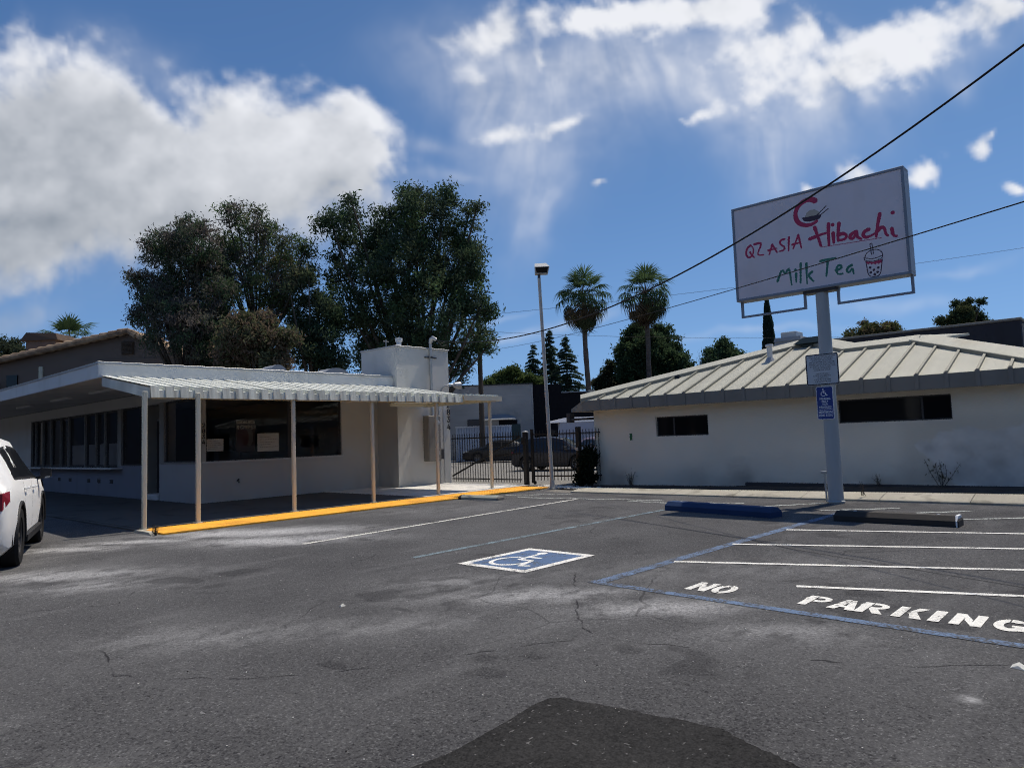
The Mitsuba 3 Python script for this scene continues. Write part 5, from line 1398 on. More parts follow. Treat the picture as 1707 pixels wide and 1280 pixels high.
blob_tree("leafy_tree", "light green bushy tree behind the gray block building", -0.8, 70, [(0.02,7.61,0.83),(1.11,7.93,0.71),(1.92,7.42,0.83),(0.28,6.58,1.07),(1.77,6.53,1.07),(-1.06,7.41,0.48),(3.27,6.78,0.83),(-1.33,6.64,0.83),(2.69,7.28,0.48)], [(0.09, 0.13, 0.045), (0.075, 0.11, 0.04), (0.11, 0.15, 0.06)], 19, 1.0, 0.16, 0.4, -0.2, 0.55, 0.6, 0.2)
blob_tree("leafy_tree", "small dark tree between the two palm trunks", 9.9, 70, [(-0.02,8.31,0.59),(-0.42,7.42,0.83),(0.13,6.5,1.07),(-1.17,6.55,0.83),(1.21,6.46,0.83),(0.65,7.38,0.48)], [(0.035, 0.055, 0.028), (0.055, 0.06, 0.04)], 20, 1.0, 0.15, 0.4, -0.2, 0.55, 0.6, 0.2)
blob_tree("leafy_tree", "yellowish bushy tree behind the dark building, right of the sign pole", 29.1, 55, [(-0.99,9.46,0.28),(-1.06,9.09,0.47),(0.02,9.05,0.75),(0.96,9.16,0.65),(-2.37,8.57,0.56),(-1.43,8.63,0.65),(1.78,8.79,0.47),(0.43,8.37,0.84),(0.3,7.6,0.9),(-1.6,7.9,0.7)], [(0.11, 0.12, 0.05), (0.08, 0.095, 0.04), (0.12, 0.10, 0.06)], 21, 1.0, 0.12, 0.4, 0, 0.4, 0.6, 0.2)
blob_tree("leafy_tree", "spiky-topped dark green trees showing over the roof of the dark building", 38.8, 60, [(0.02,11.2,0.51),(-0.55,10.54,0.82),(0.47,10.5,0.92),(-1.36,10.05,0.71),(1.5,10.47,0.61),(-2.28,10.09,0.41),(1.7,9.79,0.51),(-0.09,9.85,1.02),(1.2,11.15,0.36),(-0.05,11.75,0.25),(0.35,11.7,0.22),(1.2,11.65,0.2)], [(0.04, 0.062, 0.035), (0.07, 0.08, 0.035), (0.035, 0.055, 0.032)], 22, 1.1, 0.13, 0.35, -1.0, 0.4, 0.6, 0.2)
blob_tree("leafy_tree", "gray-green tree at the left edge behind the brown house", -43, 60, [(-0.47,10.78,1.12),(0.3,11.01,0.82),(0.82,10.21,0.82),(-1.75,10.57,1.27),(1.59,10.44,0.41),(0,9.2,1.3),(1.2,9.2,0.9)], [(0.06, 0.075, 0.05), (0.05, 0.065, 0.04)], 23, 0.8, 0.14, 0.35, 0.2, 0.5, 0.6, 0.2, gaps=0.3)
# a continuous line of far tree tops, too far off to be told apart
r_ = np.random.default_rng(31)
k = thing("far_tree_line", "low far-off line of mixed tree tops along the skyline", "trees")
labels[k]["kind"] = "stuff"
pp = []
for i in range(330):
    X = -60 + 150 * r_.random()
    h = 5.2 + 1.6 * float(meshkit.noise(np.array([X * 0.35, 0, 3.0]))) - (1.6 if X > 16 else 0)
    c = np.array([X, 96 + 10 * r_.random(), 0]) + [0, 0, 1]
    n = 110
    pts = c + r_.normal(size=(n, 3)) * [1.3, 1.3, 1.1] + [0, 0, (h - 1.6) * r_.random()]
    g = np.array([(0.035, 0.05, 0.03), (0.05, 0.065, 0.032), (0.06, 0.06, 0.04)])[r_.integers(0, 3)]
    v, f, cc = leaf_cloud(pts, 0.2, 0.32, 0.5, r_, np.repeat(g[None] * (0.8 + 0.4 * r_.random()), n, 0))
    pp.append((to_lot(v, 0, 0), f, cc))
v0 = np.vstack([a for a, _, _ in pp]); o, ff = 0, []
for a, b, _ in pp:
    ff.append(b + o); o += len(a)
scene[k] = mikit.ply((v0, np.vstack(ff)), "leaf", color=np.vstack([c for _, _, c in pp]))


def fan_leaf(r, n=20, R=1.0, spread=2.1, droop=0.35):
    """one palmate frond along +x: petiole then a fan of folded blades; (vertices, triangles)"""
    v, f = [], []
    ang = np.linspace(-spread, spread, n) + r.normal(size=n) * 0.04
    for a in ang:
        L = R * (0.72 + 0.28 * math.cos(a * 0.7)) * (0.9 + 0.2 * r.random())
        d = np.array([math.cos(a), math.sin(a), 0.0])
        s = np.array([-d[1], d[0], 0.0]) * 0.045 * R
        tipz = -droop * L * (0.6 + 0.8 * r.random())
        o = len(v)
        m = d * L * 0.55 + [0, 0, 0.02]
        v += [[0, 0, 0], list(m + s), list(m - s), list(d * L * 0.97 + [0, 0, tipz])]
        f += [(o, o + 1, o + 2), (o + 1, o + 3, o + 2)]
    return np.array(v), np.array(f)


def fan_palm(name, label, X, Y, top, lean, nfr, skirt, seed, R=1.05, trunk=True, trunk_r=0.24, base=0.0):
    r = np.random.default_rng(seed)
    k = thing(name, label, "palm tree")
    gp, dp, st = [], [], []
    bx, by = lot(X, Y); tx, ty = lot(X + lean, Y)
    C = np.array([lean, 0, top])
    tot = nfr + skirt
    for i in range(tot):
        t = i / (tot - 1)
        dead = t > 0.62
        az = i * 2.39996 + r.normal() * 0.25
        el = math.radians(86 - 150 * t ** 0.85 + 8 * r.normal())
        L = (0.75 + 0.55 * r.random()) * (1.0 - 0.30 * max(0, t - 0.7) / 0.3)
        d = np.array([math.cos(az) * math.cos(el), math.sin(az) * math.cos(el), math.sin(el)])
        o = C + [0, 0, -0.2 * t - 1.1 * max(0, t - 0.5)]
        e = o + d * L * R + [0, 0, -0.10 * L]
        st.append(tube(to_lot(np.array([o, (o + e) / 2 + [0, 0, 0.06], e]), X, Y), [0.035, 0.025, 0.016], 4, False))
        v, f = fan_leaf(r, 17, R * 0.9, 1.75 - 0.9 * max(0, t - 0.4), 0.12 + 0.75 * t)
        ex_ = d * 0.9 + [0, 0, -0.25 - 0.5 * t]; ex_ /= np.linalg.norm(ex_)
        ey_ = np.cross([0, 0, 1.0], ex_); ey_ /= np.linalg.norm(ey_) + 1e-9
        ez_ = np.cross(ex_, ey_)
        v = v[:, :1] * ex_ + v[:, 1:2] * ey_ + v[:, 2:] * ez_ + e
        g = np.array((0.065, 0.105, 0.045) if not dead else ((0.12, 0.092, 0.06) if r.random() < 0.55 else (0.06, 0.075, 0.04)))
        c = np.repeat(g[None] * (0.75 + 0.5 * r.random()), len(v), 0)
        (dp if dead else gp).append((to_lot(v, X, Y), f, c))
    add_leaves(k, "fronds", gp)
    if dp:
        add_leaves(k, "dead_fronds", dp)
    part(k, "stalks", st, "palm_bark")
    n = 26
    zz = np.linspace(base, top - 0.1, n)
    px = np.array([np.concatenate([lot(X + lean * (z / top) ** 1.5 + 0.03 * math.sin(z * 0.9 + seed), Y), [z]]) for z in zz])
    rr = trunk_r * (1.1 - 0.25 * (zz / top)) * (1 + 0.05 * r.normal(size=n))
    part(k, "trunk", tube(px, rr, 12), "palm_bark", smooth=50)
    return k


fan_palm("fan_palm", "left of the two tall fan palms, full round head on a bare trunk", 5.95, 55, 12.45, -0.12, 30, 26, 41, 1.3, trunk_r=0.21)
fan_palm("fan_palm", "right of the two tall fan palms, ragged head with a brown skirt", 11.72, 60, 13.6, 0.02, 28, 20, 43, 1.45, trunk_r=0.21)
fan_palm("fan_palm", "small fan palm showing over the tile roof of the brown house", -39.1, 62, 11.3, 0, 30, 20, 47, 1.5)
# clusters of dead thatch under the right palm's head
r_ = np.random.default_rng(48)
pts = np.array([0.05, 0, 11.9]) + r_.normal(size=(1500, 3)) * [0.34, 0.34, 0.55]
v, f, c = leaf_cloud(pts, 2.5, 0.26, 0.14, r_, np.repeat([[0.10, 0.055, 0.035]], 1500, 0) * (0.6 + 0.6 * r_.random((1500, 1))))
add_leaves("fan_palm_001", "thatch", [(to_lot(v, 11.72, 60), f, c)])


def conifer(name, label, X, Y, H, Rm, seed, group=None):
    r = np.random.default_rng(seed)
    k = thing(name, label, "conifer", group)
    pp, limbs = [], []
    z = 2.0
    while z < H - 0.15:
        t = z / H
        L0 = Rm * (1 - t) ** 0.8 + 0.12
        for j in range(5 if t < 0.85 else 3):
            az = r.random() * 6.283
            L = L0 * (0.55 + 0.6 * r.random())
            s = np.linspace(0, 1, 6)
            p = np.stack([np.cos(az) * L * s, np.sin(az) * L * s, z + 0.10 * L * s - 0.32 * L * s ** 2], 1)
            limbs.append(tube(to_lot(p, X, Y), np.linspace(0.04, 0.01, 6), 4, False))
            n = int(110 * L / Rm * 2.2) + 24
            u = r.random(n) ** 0.7
            q = np.stack([np.interp(u, s, p[:, a]) for a in range(3)], 1)
            w = 0.16 + 0.28 * L / Rm * (0.3 + u * (1.2 - u))
            side = r.normal(size=n) * w * 0.8
            q = q + np.stack([-np.sin(az) * side, np.cos(az) * side, -0.06 - 0.1 * r.random(n)], 1)
            g = np.array([(0.04, 0.075, 0.05), (0.055, 0.09, 0.058), (0.07, 0.105, 0.065)])[r.integers(0, 3)]
            v, f, c = leaf_cloud(q, 0.5, 0.13, 0.35, r, np.repeat(g[None] * (0.8 + 0.4 * r.random()), n, 0))
            pp.append((to_lot(v, X, Y), f, c))
        z += (0.34 + 0.2 * r.random()) * (1 - 0.45 * t)
    add_leaves(k, "needles", pp)
    x, y = lot(X, Y)
    part(k, "trunk", tube([(x, y, 0), (x, y, H)], [0.22, 0.02], 8), "bark", smooth=40)
    part(k, "limbs", limbs, "bark")
    return k


conifer("conifer", "left and shortest of three dark conifers behind the block building", 2.36, 75, 11.5, 3.4, 51)
conifer("conifer", "middle and tallest of three dark conifers, partly behind the lamp pole", 4.3, 77, 13.3, 3.2, 52)
conifer("conifer", "right of three dark conifers, beside the left palm trunk", 5.9, 75, 12.4, 4.2, 53)
# slim cypress
k = thing("cypress", "slim dark cypress spire behind the ribbed roof, below the pole sign", "tree")
r_ = np.random.default_rng(61)
n = 16000
zz = 1 + 11.9 * r_.random(n) ** 0.8
rad = np.interp(zz, [1, 4, 8, 11, 13], [0.5, 0.62, 0.62, 0.36, 0.06]) * np.sqrt(0.25 + 0.75 * r_.random(n)) * (0.9 + 0.2 * meshkit.noise(np.stack([zz * 2.5, zz * 0, zz * 0], -1)))
az = r_.random(n) * 6.283
v, f, c = leaf_cloud(np.stack([np.cos(az) * rad, np.sin(az) * rad, zz], 1), -1.6, 0.12, 0.3, r_, np.repeat([[0.034, 0.056, 0.042]], n, 0) * (0.7 + 0.6 * r_.random((n, 1))))
add_leaves(k, "crown", [(to_lot(v, 22.1, 60), f, c)])
x, y = lot(22.1, 60)
part(k, "trunk", tube([(x, y, 0), (x, y, 3)], 0.16, 8), "bark")
# bare twigs near the roof slope
r_ = np.random.default_rng(62)
tw = []
for i in range(26):
    a = np.array([18.9 + r_.normal() * 0.4, 70, 6.6]); d = np.array([r_.normal() * 0.35, r_.normal() * 0.3, 1.0])
    L = 1.2 + 2.2 * r_.random()
    tw.append(tube(to_lot(np.array([a, a + d * L * 0.5 + r_.normal(size=3) * 0.1, a + d * L]), 0, 0), [0.03, 0.02, 0.008], 4))
tw.append(tube(to_lot(np.array([[18.9, 70, 0], [18.9, 70, 6.8]]), 0, 0), 0.1, 6))
single("bare_shrub", tw, "bark", "leafless twiggy shrub top on the skyline left of the round green tree", "shrub")
# the dark bush at the corner of the cream building
r_ = np.random.default_rng(63)
bl = [(18.15, 13.55, 0.35, 0.26), (18.1, 13.5, 0.7, 0.28), (18.2, 13.45, 1.0, 0.22), (18.0, 13.6, 0.2, 0.22), (18.15, 13.25, 0.85, 0.14), (18.1, 13.3, 0.25, 0.16)]
pts = np.vstack([np.array(b[:3]) + r_.normal(size=(900, 3)) * b[3] * 0.5 for b in bl])
pts = pts[pts[:, 2] > 0.02]
v, f, c = leaf_cloud(pts, 0.2, 0.05, 0.45, r_, np.repeat([[0.018, 0.026, 0.017]], len(pts), 0) * (0.6 + 0.8 * r_.random((len(pts), 1))))
k = thing("corner_bush", "dark scraggly bush at the left corner of the cream building", "bush")
add_leaves(k, "foliage", [(v, f, c)])
part(k, "stems", [tube([(18.1 + 0.05 * i, 13.45, 0), (18.08 + 0.04 * i, 13.45 + 0.08 * (i - 2), 0.9)], 0.012, 5) for i in range(5)], "bark")


def dry_weed(label, x, y, z, stems, hgt, seed, leafy=0.0):
    r = np.random.default_rng(seed)
    k = thing("dry_weed", label, "weed")
    m, pts = [], []
    for i in range(stems):
        d = np.array([r.normal() * 0.05, r.normal() * 0.36, 1.0])
        p = np.array([x, y, z]) + np.array([0, 0.04 * r.normal(), 0])
        q = p + d * hgt * (0.55 + 0.5 * r.random())
        mid = (p + q) / 2 + r.normal(size=3) * 0.03
        mid[0] = min(mid[0], x + 0.02); q[0] = min(q[0], x + 0.03)
        m.append(tube([p, mid, q], [0.009, 0.007, 0.004], 5))
        for j in range(int(14 * leafy)):
            pts.append(p + (q - p) * (0.3 + 0.7 * r.random()) + r.normal(size=3) * [0.015, 0.05, 0.04] * min(1, hgt * 2))
    part(k, "stems", m, "bark")
    if pts:
        pts = np.array(pts); pts[:, 0] = np.minimum(pts[:, 0], x + 0.04)
        v, f, c = leaf_cloud(pts, 0.2, 0.035 * min(1, hgt * 1.7), 0.35, r, np.repeat([[0.10, 0.09, 0.055]], len(pts), 0) * (0.6 + 0.7 * r.random((len(pts), 1))))
        add_leaves(k, "leaves", [(v, f, c)])


dry_weed("tall dry weed with a curled-over stem against the patched paint of the cream wall", 18.5, 3.78, 0.11, 6, 0.62, 71, 1.0)
dry_weed("dry stalks against the left end of the cream wall", 18.5, 12.1, 0.0, 9, 0.45, 72, 0.4)
dry_weed("small dark weed against the cream wall, left of the tall dry weed", 18.52, 5.06, 0.1, 4, 0.3, 73, 1.2)
dry_weed("sparse dry stalks beside the foot of the sign pole", 16.1, 4.75, 0.1, 4, 0.35, 74, 0.0)
dry_weed("small dry weed at the left end of the yellow strip", 5.36, 14.12, 0.0, 9, 0.2, 75, 0.6)
# litter on the asphalt
LT = [(2.75, 4.95, 0.06, 0.04, "white scrap of paper on the asphalt near the right edge"), (-1.75, 7.1, 0.03, 0.022, "small white scrap on the asphalt left of the middle")]
for X, Y, a, b, lb in LT:
    x, y = lot(X + (0.46 if X > 0 else 0), Y - (0.25 if X > 0 else 0))
    single("paper_scrap", hull([(x - a, y - b, 0.002), (x + a, y - b * 0.6, 0.002), (x + a * 0.7, y + b, 0.002), (x - a * 0.6, y + b * 1.1, 0.002), (x - a * 0.6, y, 0.02), (x + a * 0.4, y, 0.028), (x + a * 0.2, y + b * 0.5, 0.02)]), "paper", lb, "litter")
r_ = np.random.default_rng(81)
pb, pd = [], []
for i in range(240):
    Y = 2.9 + 7.5 * r_.random() ** 1.4
    X = (r_.random() - 0.5) * 1.6 * Y
    x, y = lot(X, Y)
    s = 0.003 + 0.004 * r_.random() ** 2
    o = trimesh.creation.icosphere(0); o.apply_scale((s, s * (0.7 + 0.5 * r_.random()), s * 0.7)); o.apply_translation((x, y, s * 0.4))
    (pd if i % 9 == 0 else pb).append(o)
k = thing("loose_grit", "loose pale and dark grit scattered over the asphalt", "grit")
labels[k]["kind"] = "stuff"
scene[k + "__pale"] = mikit.ply(cat(pb), "pebble_pale")
scene[k + "__dark"] = mikit.ply(cat(pd), "pebble_dark")
labels[k + "__pale"] = {"kind": "stuff"}; labels[k + "__dark"] = {"kind": "stuff"}
# ------------------------------------------------------------------ vehicles
SUV = dict(x=[0.0, 0.05, 0.22, 0.50, 0.95, 1.6, 2.3, 2.75, 3.25, 3.55, 4.1, 4.45, 4.58, 4.62], top=[0.78, 0.98, 1.10, 1.50, 1.615, 1.66, 1.635, 1.56, 1.22, 1.08, 1.01, 0.90, 0.78, 0.62], belt=[0.72, 0.92, 1.04, 1.06, 1.05, 1.03, 1.02, 1.01, 1.005, 1.0, 0.95, 0.86, 0.74, 0.60],
           w=[0.78, 0.86, 0.90, 0.925, 0.93, 0.93, 0.93, 0.93, 0.93, 0.925, 0.91, 0.84, 0.76, 0.70], wr=[0.60, 0.68, 0.66, 0.62, 0.62, 0.63, 0.63, 0.62, 0.66, 0.72, 0.70, 0.62, 0.56, 0.5], L=4.62, wheels=(0.90, 3.60), R=0.36, side=(0.62, 3.22), rear=(0.10, 0.52), front=(2.72, 3.50), clear=0.2)
SEDAN = dict(x=[0.0, 0.06, 0.3, 0.75, 1.15, 1.7, 2.2, 2.65, 3.1, 3.4, 4.0, 4.5, 4.68, 4.72], top=[0.70, 0.92, 1.02, 1.06, 1.28, 1.43, 1.45, 1.42, 1.22, 1.02, 0.92, 0.80, 0.68, 0.55], belt=[0.66, 0.88, 0.97, 0.98, 0.97, 0.95, 0.94, 0.93, 0.93, 0.92, 0.86, 0.76, 0.64, 0.53],
             w=[0.74, 0.82, 0.87, 0.90, 0.90, 0.90, 0.90, 0.90, 0.90, 0.90, 0.88, 0.80, 0.72, 0.68], wr=[0.58, 0.66, 0.68, 0.66, 0.60, 0.57, 0.57, 0.58, 0.64, 0.70, 0.68, 0.60, 0.54, 0.5], L=4.72, wheels=(0.98, 3.72), R=0.33, side=(0.95, 3.02), rear=(0.78, 1.5), front=(2.62, 3.36), clear=0.18)


def make_car(name, label, category, S, X, Y, heading, scale, paint, pos_is="centre", detail=True):
    k = thing(name, label, category)
    n = len(S["x"])
    rings = []
    for i in range(n):
        x, zt, zb, w, wr = S["x"][i], S["top"][i], S["belt"][i], S["w"][i], S["wr"][i]
        c = S["clear"]
        lowf = 0.0 if 1 < i < n - 2 else 0.10
        h = [(0, c + lowf), (w * 0.86, c + lowf), (w * 0.97, c + 0.10 + lowf * 0.6), (w, min(0.58, zb - 0.06)), (w * 0.99, min(0.82, zb - 0.03)), (w * 0.965, zb), (wr, max(zt - 0.07, zb + 0.004)), (wr - 0.10, max(zt - 0.015, zb + 0.01)), (0, max(zt + 0.012, zb + 0.014))]
        full = [(x, -y, z) for y, z in h] + [(x, y, z) for y, z in h[-2:0:-1]]
        rings.append(full)
    m = len(rings[0])
    v = [p for r in rings for p in r]
    f = []
    for i in range(n - 1):
        for j in range(m):
            a, b = i * m + j, i * m + (j + 1) % m
            f.append((a, a + m, b + m, b))
    o = len(v)
    v += [(S["x"][0], 0, 0.5), (S["x"][-1], 0, 0.5)]
    F = []
    for a, b, c, d in f:
        F += [(a, b, c), (a, c, d)]
    for j in range(m):
        F.append((o, j, (j + 1) % m)); F.append((o + 1, (n - 1) * m + (j + 1) % m, (n - 1) * m + j))
    body = trimesh.Trimesh(np.array(v, float), np.array(F), process=False)
    if body.volume < 0:
        body.invert()
    body = trimesh.Trimesh(body.vertices, body.faces, process=True)
    man = m3.Manifold(m3.Mesh(np.asarray(body.vertices, np.float32), np.asarray(body.faces, np.uint32)))
    R = S["R"]
    for wx in S["wheels"]:
        for s in (-1, 1):
            cyl = m3.Manifold.cylinder(0.34, R * 1.13, R * 1.13, 36).rotate([90 * s, 0, 0]).translate([wx, s * 1.0, R])
            if not man.is_empty():
                man = man - cyl
    mm = man.to_mesh()
    bm = trimesh.Trimesh(np.array(mm.vert_properties)[:, :3], np.array(mm.tri_verts), process=False)
    if len(bm.faces) < 50:
        bm = body
    sc = np.eye(4); sc[:3, :3] *= scale
    hx, hy = lot(math.sin(heading), math.cos(heading))        # heading: bearing from the compass Y axis, clockwise
    P = axes((0, 0, 0), (hx, hy, 0), (-hy, hx, 0), (0, 0, 1)) @ sc
    off = np.array([S["L"] / 2, 0, 0]) if pos_is == "centre" else np.array(pos_is)
    x0, y0 = lot(X, Y)
    P[:3, 3] = np.array([x0, y0, 0]) - P[:3, :3] @ off

    def put(mesh):
        mesh = cat(mesh).copy(); mesh.apply_transform(P); return mesh

    part(k, "body", put(bm), paint, smooth=38)
    xs = np.array(S["x"]); I = lambda a, x: np.interp(x, xs, np.array(S[a]))

    def side_pt(x, z, s, out=0.008):
        zb, zt, w, wr = I("belt", x), max(I("top", x) - 0.07, I("belt", x) + 0.004), I("w", x) * 0.965, I("wr", x)
        t = np.clip((z - zb) / max(zt - zb, 1e-3), 0, 1)
        return (x, s * (w + (wr - w) * t + out), z + out * 0.2)

    def side_panel(xa, xb, zlo, zhi, s, nx=10, out=0.008):
        vv, ff = [], []
        for x in np.linspace(xa, xb, nx):
            zb, zt = I("belt", x), max(I("top", x) - 0.07, I("belt", x) + 0.004)
            lo, hi = zb + zlo * (zt - zb), zb + zhi * (zt - zb)
            vv += [side_pt(x, lo, s, out), side_pt(x, hi, s, out)]
        for i in range(nx - 1):
            a = 2 * i
            ff.append((a, a + 2, a + 3, a + 1) if s < 0 else (a, a + 1, a + 3, a + 2))
        return quads(vv, ff)

    xa, xb = S["side"]
    cut1, cut2 = xa + (xb - xa) * 0.27, xa + (xb - xa) * 0.60
    for s in (-1, 1):
        part(k, "window_surround", put(side_panel(xa - 0.04, xb + 0.01, 0.04, 0.86, s, 14, 0.004)), "car_trim")
        for a, b in ((xa, cut1 - 0.02), (cut1 + 0.02, cut2 - 0.02), (cut2 + 0.02, xb)):
            part(k, "side_window", put(side_panel(a, b, 0.10, 0.80, s, 8, 0.008)), "car_glass")

    def top_panel(x0_, x1_, inset, out=0.008):
        vv, ff = [], []
        nx = 8
        for x in np.linspace(x0_, x1_, nx):
            zt = max(I("top", x), I("belt", x) + 0.005)
            wr = I("wr", x) - inset
            for y, dz in ((-wr, -0.05), (-wr * 0.8, -0.008), (0, 0.012), (wr * 0.8, -0.008), (wr, -0.05)):
                vv.append((x + (-out if x1_ < 1.6 else out), y, zt + dz + out))
        for i in range(nx - 1):
            for j in range(4):
                a = i * 5 + j
                ff.append((a, a + 5, a + 6, a + 1))
        q = quads(vv, ff)
        if q.face_normals[:, 2].mean() < 0:
            q.invert()
        return q
    part(k, "rear_window", put(top_panel(*S["rear"], 0.05)), "car_glass")
    part(k, "windscreen", put(top_panel(*S["front"], 0.04)), "car_glass")
    for wx in S["wheels"]:
        for s in (-1, 1):
            wy = s * (I("w", wx) - 0.02)
            prof_t = [(R * 0.66, -0.10), (R * 0.93, -0.105), (R, -0.07), (R, 0.07), (R * 0.93, 0.105), (R * 0.66, 0.10)]
            M = axes((wx, wy - s * 0.085, R), (1, 0, 0), (0, 0, -s), (0, s, 0))
            ty = lathe(prof_t + [prof_t[0]], 32); ty.apply_transform(M)
            wk = part(k, "wheel", put(ty), "rubber", smooth=35)
            rim = [lathe([(0, 0.05), (0.06, 0.055), (0.07, 0.03), (R * 0.2, 0.02), (R * 0.2, -0.02), (0, -0.02)], 20)]
            for j in range(10):
                b = hull([(0.05, -0.022, 0.03), (0.05, 0.022, 0.03), (R * 0.67, -0.030, 0.075), (R * 0.67, 0.030, 0.075), (0.05, -0.022, 0.0), (0.05, 0.022, 0.0), (R * 0.67, -0.030, 0.03), (R * 0.67, 0.030, 0.03)])
                b.apply_transform(trimesh.transformations.rotation_matrix(j * 2 * math.pi / 10 + 0.1 * (j % 2), [0, 0, 1])); rim.append(b)
            rim.append(lathe([(R * 0.62, 0.08), (R * 0.68, 0.09), (R * 0.70, 0.06), (R * 0.66, -0.08), (R * 0.62, -0.08), (R * 0.62, 0.08)], 32))
            rm = cat(rim); rm.apply_transform(M)
            part(wk, "rim", put(rm), "rim_metal", smooth=35)
            # dark arch lining and lip
            aw = I("w", wx)
            arc = np.linspace(-0.12, math.pi + 0.12, 24)
            vv, ff = [], []
            for a in arc:
                for rr, yy in ((R * 1.11, aw - 0.33), (R * 1.11, aw + 0.012), (R * 1.22, aw + 0.014), (R * 1.24, aw - 0.02)):
                    vv.append((wx + rr * math.cos(a), s * yy, R + rr * math.sin(a)))
            for i in range(len(arc) - 1):
                for j in range(3):
                    a = i * 4 + j
                    ff.append((a, a + 1, a + 5, a + 4) if s > 0 else (a, a + 4, a + 5, a + 1))
            part(k, "wheel_arch", put(quads(vv, ff)), "car_trim_two")
    for s in (-1, 1):
        a, b = S["wheels"][0] + R * 1.2, S["wheels"][1] - R * 1.2
        part(k, "sill", put(hull([(a, s * 0.80, S["clear"] - 0.01), (b, s * 0.80, S["clear"] - 0.01), (a, s * 0.955, S["clear"] + 0.05), (b, s * 0.955, S["clear"] + 0.05), (a, s * 0.955, S["clear"] + 0.13), (b, s * 0.955, S["clear"] + 0.13), (a, s * 0.8, S["clear"] + 0.2), (b, s * 0.8, S["clear"] + 0.2)])), "car_trim")
        part(k, "headlight", put(hull([(S["L"] - 0.42, s * 0.85, 0.72), (S["L"] - 0.42, s * 0.86, 0.84), (S["L"] - 0.05, s * 0.72, 0.66), (S["L"] - 0.05, s * 0.73, 0.76), (S["L"] - 0.06, s * 0.45, 0.68), (S["L"] - 0.06, s * 0.45, 0.74), (S["L"] - 0.3, s * 0.6, 0.8)])), "lamp_clear")
        z1 = S["belt"][1] + 0.02
        part(k, "tail_light", put(hull([(-0.015, s * 0.55, z1 - 0.17), (-0.015, s * 0.55, z1 - 0.03), (0.02, s * 0.83, z1 - 0.2), (0.03, s * 0.83, z1), (0.13, s * 0.895, z1 - 0.1), (0.17, s * 0.885, z1 + 0.02), (0.2, s * 0.8, z1)])), "lamp_red", "red tail light")
        mx = S["side"][1] - 0.12
        mz = I("belt", mx) + 0.06
        part(k, "mirror", put([hull([(mx - 0.09, s * 0.94, mz - 0.06), (mx + 0.10, s * 1.0, mz - 0.05), (mx - 0.09, s * 1.07, mz - 0.04), (mx + 0.05, s * 1.08, mz - 0.03), (mx - 0.09, s * 0.94, mz + 0.11), (mx + 0.07, s * 1.0, mz + 0.10), (mx - 0.09, s * 1.08, mz + 0.09), (mx + 0.02, s * 1.07, mz + 0.08)]), bar((mx, s * 0.88, mz - 0.05), (mx, s * 1.0, mz - 0.03), 0.08, 0.05)]), "car_trim")
        part(k, "mirror_trim", put(hull([(mx - 0.092, s * 1.0, mz - 0.055), (mx - 0.092, s * 1.06, mz - 0.04), (mx + 0.06, s * 1.05, mz - 0.05), (mx - 0.092, s * 1.0, mz - 0.03), (mx - 0.092, s * 1.07, mz - 0.02), (mx + 0.06, s * 1.05, mz - 0.035)])), "galvanised")
        for hxp in (cut1 + 0.02, cut2 + 0.06):
            zz = I("belt", hxp) - 0.10
            wv = I("w", hxp)
            part(k, "door_handle", put(tube([(hxp, s * (wv - 0.02), zz), (hxp + 0.02, s * (wv + 0.025), zz + 0.005), (hxp + 0.17, s * (wv + 0.025), zz + 0.01), (hxp + 0.2, s * (wv - 0.02), zz + 0.01)], 0.014, 6)), paint, smooth=50)
        # shut lines of the doors
        for xx in (cut1 + 0.0, cut2 + 0.0, xb + 0.04):
            zs = np.linspace(S["clear"] + 0.2, I("belt", xx), 6)
            ln = []
            for za, zb_ in zip(zs[:-1], zs[1:]):
                ya, yb = [I("w", xx) * np.interp(z, [0.25, 0.58, 0.82, 1.05], [0.97, 1.0, 0.99, 0.965]) + 0.0015 for z in (za, zb_)]
                ln.append(quads([(xx - 0.005, s * ya, za), (xx + 0.005, s * ya, za), (xx + 0.005, s * yb, zb_), (xx - 0.005, s * yb, zb_)], [(0, 1, 2, 3) if s < 0 else (3, 2, 1, 0)]))
            part(k, "shut_line", put(ln), "car_trim_two")
    part(k, "bumper", put(hull([(-0.03, -0.7, 0.30), (-0.03, 0.7, 0.30), (-0.03, -0.72, 0.46), (-0.03, 0.72, 0.46), (0.4, -0.90, 0.30), (0.4, 0.90, 0.30), (0.35, -0.90, 0.5), (0.35, 0.90, 0.5)])), "car_trim")
    part(k, "number_plate", put(box(S["L"] + 0.0, S["L"] + 0.015, -0.16, 0.16, 0.45, 0.56)), "paper")
    return k


mat("car_trim_two", (0.016, 0.016, 0.017), 0.6, two=True)
scene["lamp_red"] = scene["lamp_red"]
# the white car at the left edge: its right rear wheel stands at compass (−7.3, 10.3)
make_car("white_car", "white compact SUV parked at the left edge, seen from behind on its right side", "car", SUV, -7.25, 10.45, math.atan2(*np.array([-8.95 + 7.32, 13.25 - 10.3])), 1.16, "car_white", pos_is=(0.90, -0.93, 0))
make_car("black_car", "black sedan parked side-on behind the left gate leaf", "car", SEDAN, -0.95, 46.6, math.radians(-86), 1.02, "car_black")
make_car("dark_car", "dark navy SUV parked behind the gate post and lamp pole", "car", SUV, 2.1, 33.2, math.radians(118), 0.94, "car_navy")
make_car("purple_car", "grayish purple sedan behind the fence next to the cream building", "car", SEDAN, 5.0, 41.3, math.radians(150), 1.0, "car_purple")

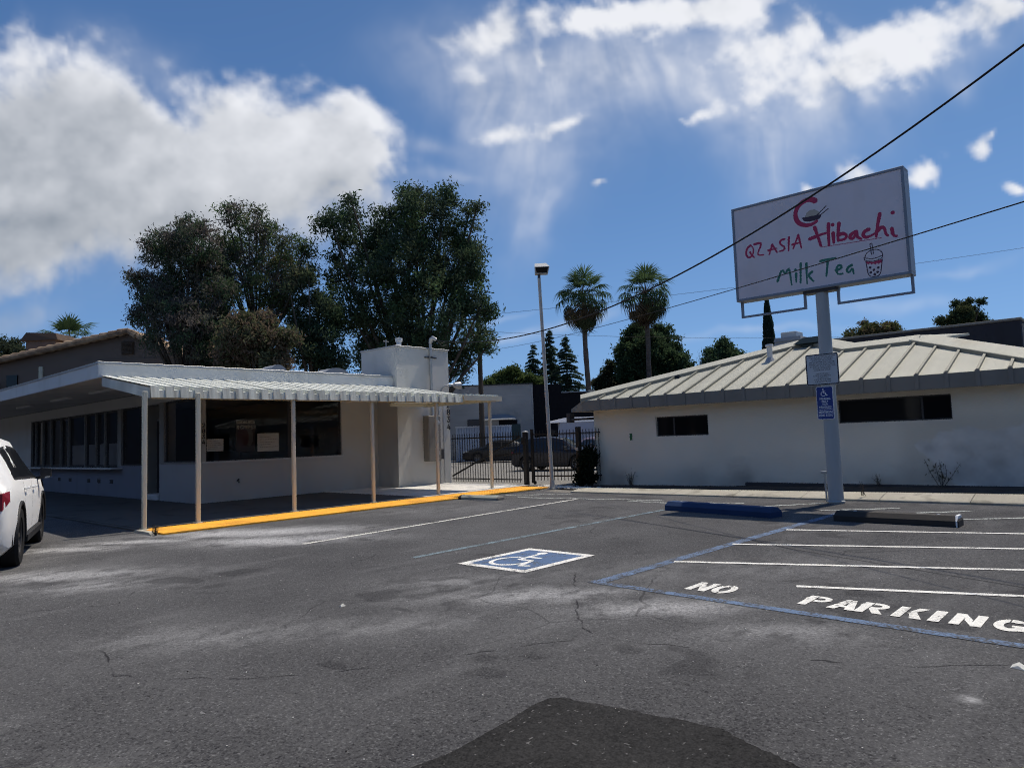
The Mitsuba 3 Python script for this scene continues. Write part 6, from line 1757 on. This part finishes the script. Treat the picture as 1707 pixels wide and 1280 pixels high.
# ------------------------------------------------------------------ repeats share a group
for name, group in {"wheel_stop": "wheel stops at the heads of the stalls", "fan_palm": "fan palms", "conifer": "conifers behind the block building", "broadleaf_tree": "broadleaf trees behind the shop",
                    "round_tree": "dense rounded trees", "leafy_tree": "leafy trees on the skyline", "overhead_cable": "overhead cables", "iron_gate": "iron gate leaves", "gate_post": "black gate posts",
                    "paper_notice": "paper notices in the front window", "dry_weed": "dry weeds", "conduit": "conduits on the tower wall", "paper_scrap": "scraps of paper on the asphalt"}.items():
    for key in labels:
        if "__" not in key and (key == name or (key.startswith(name + "_") and key[len(name) + 1:].isdigit())):
            labels[key]["group"] = group
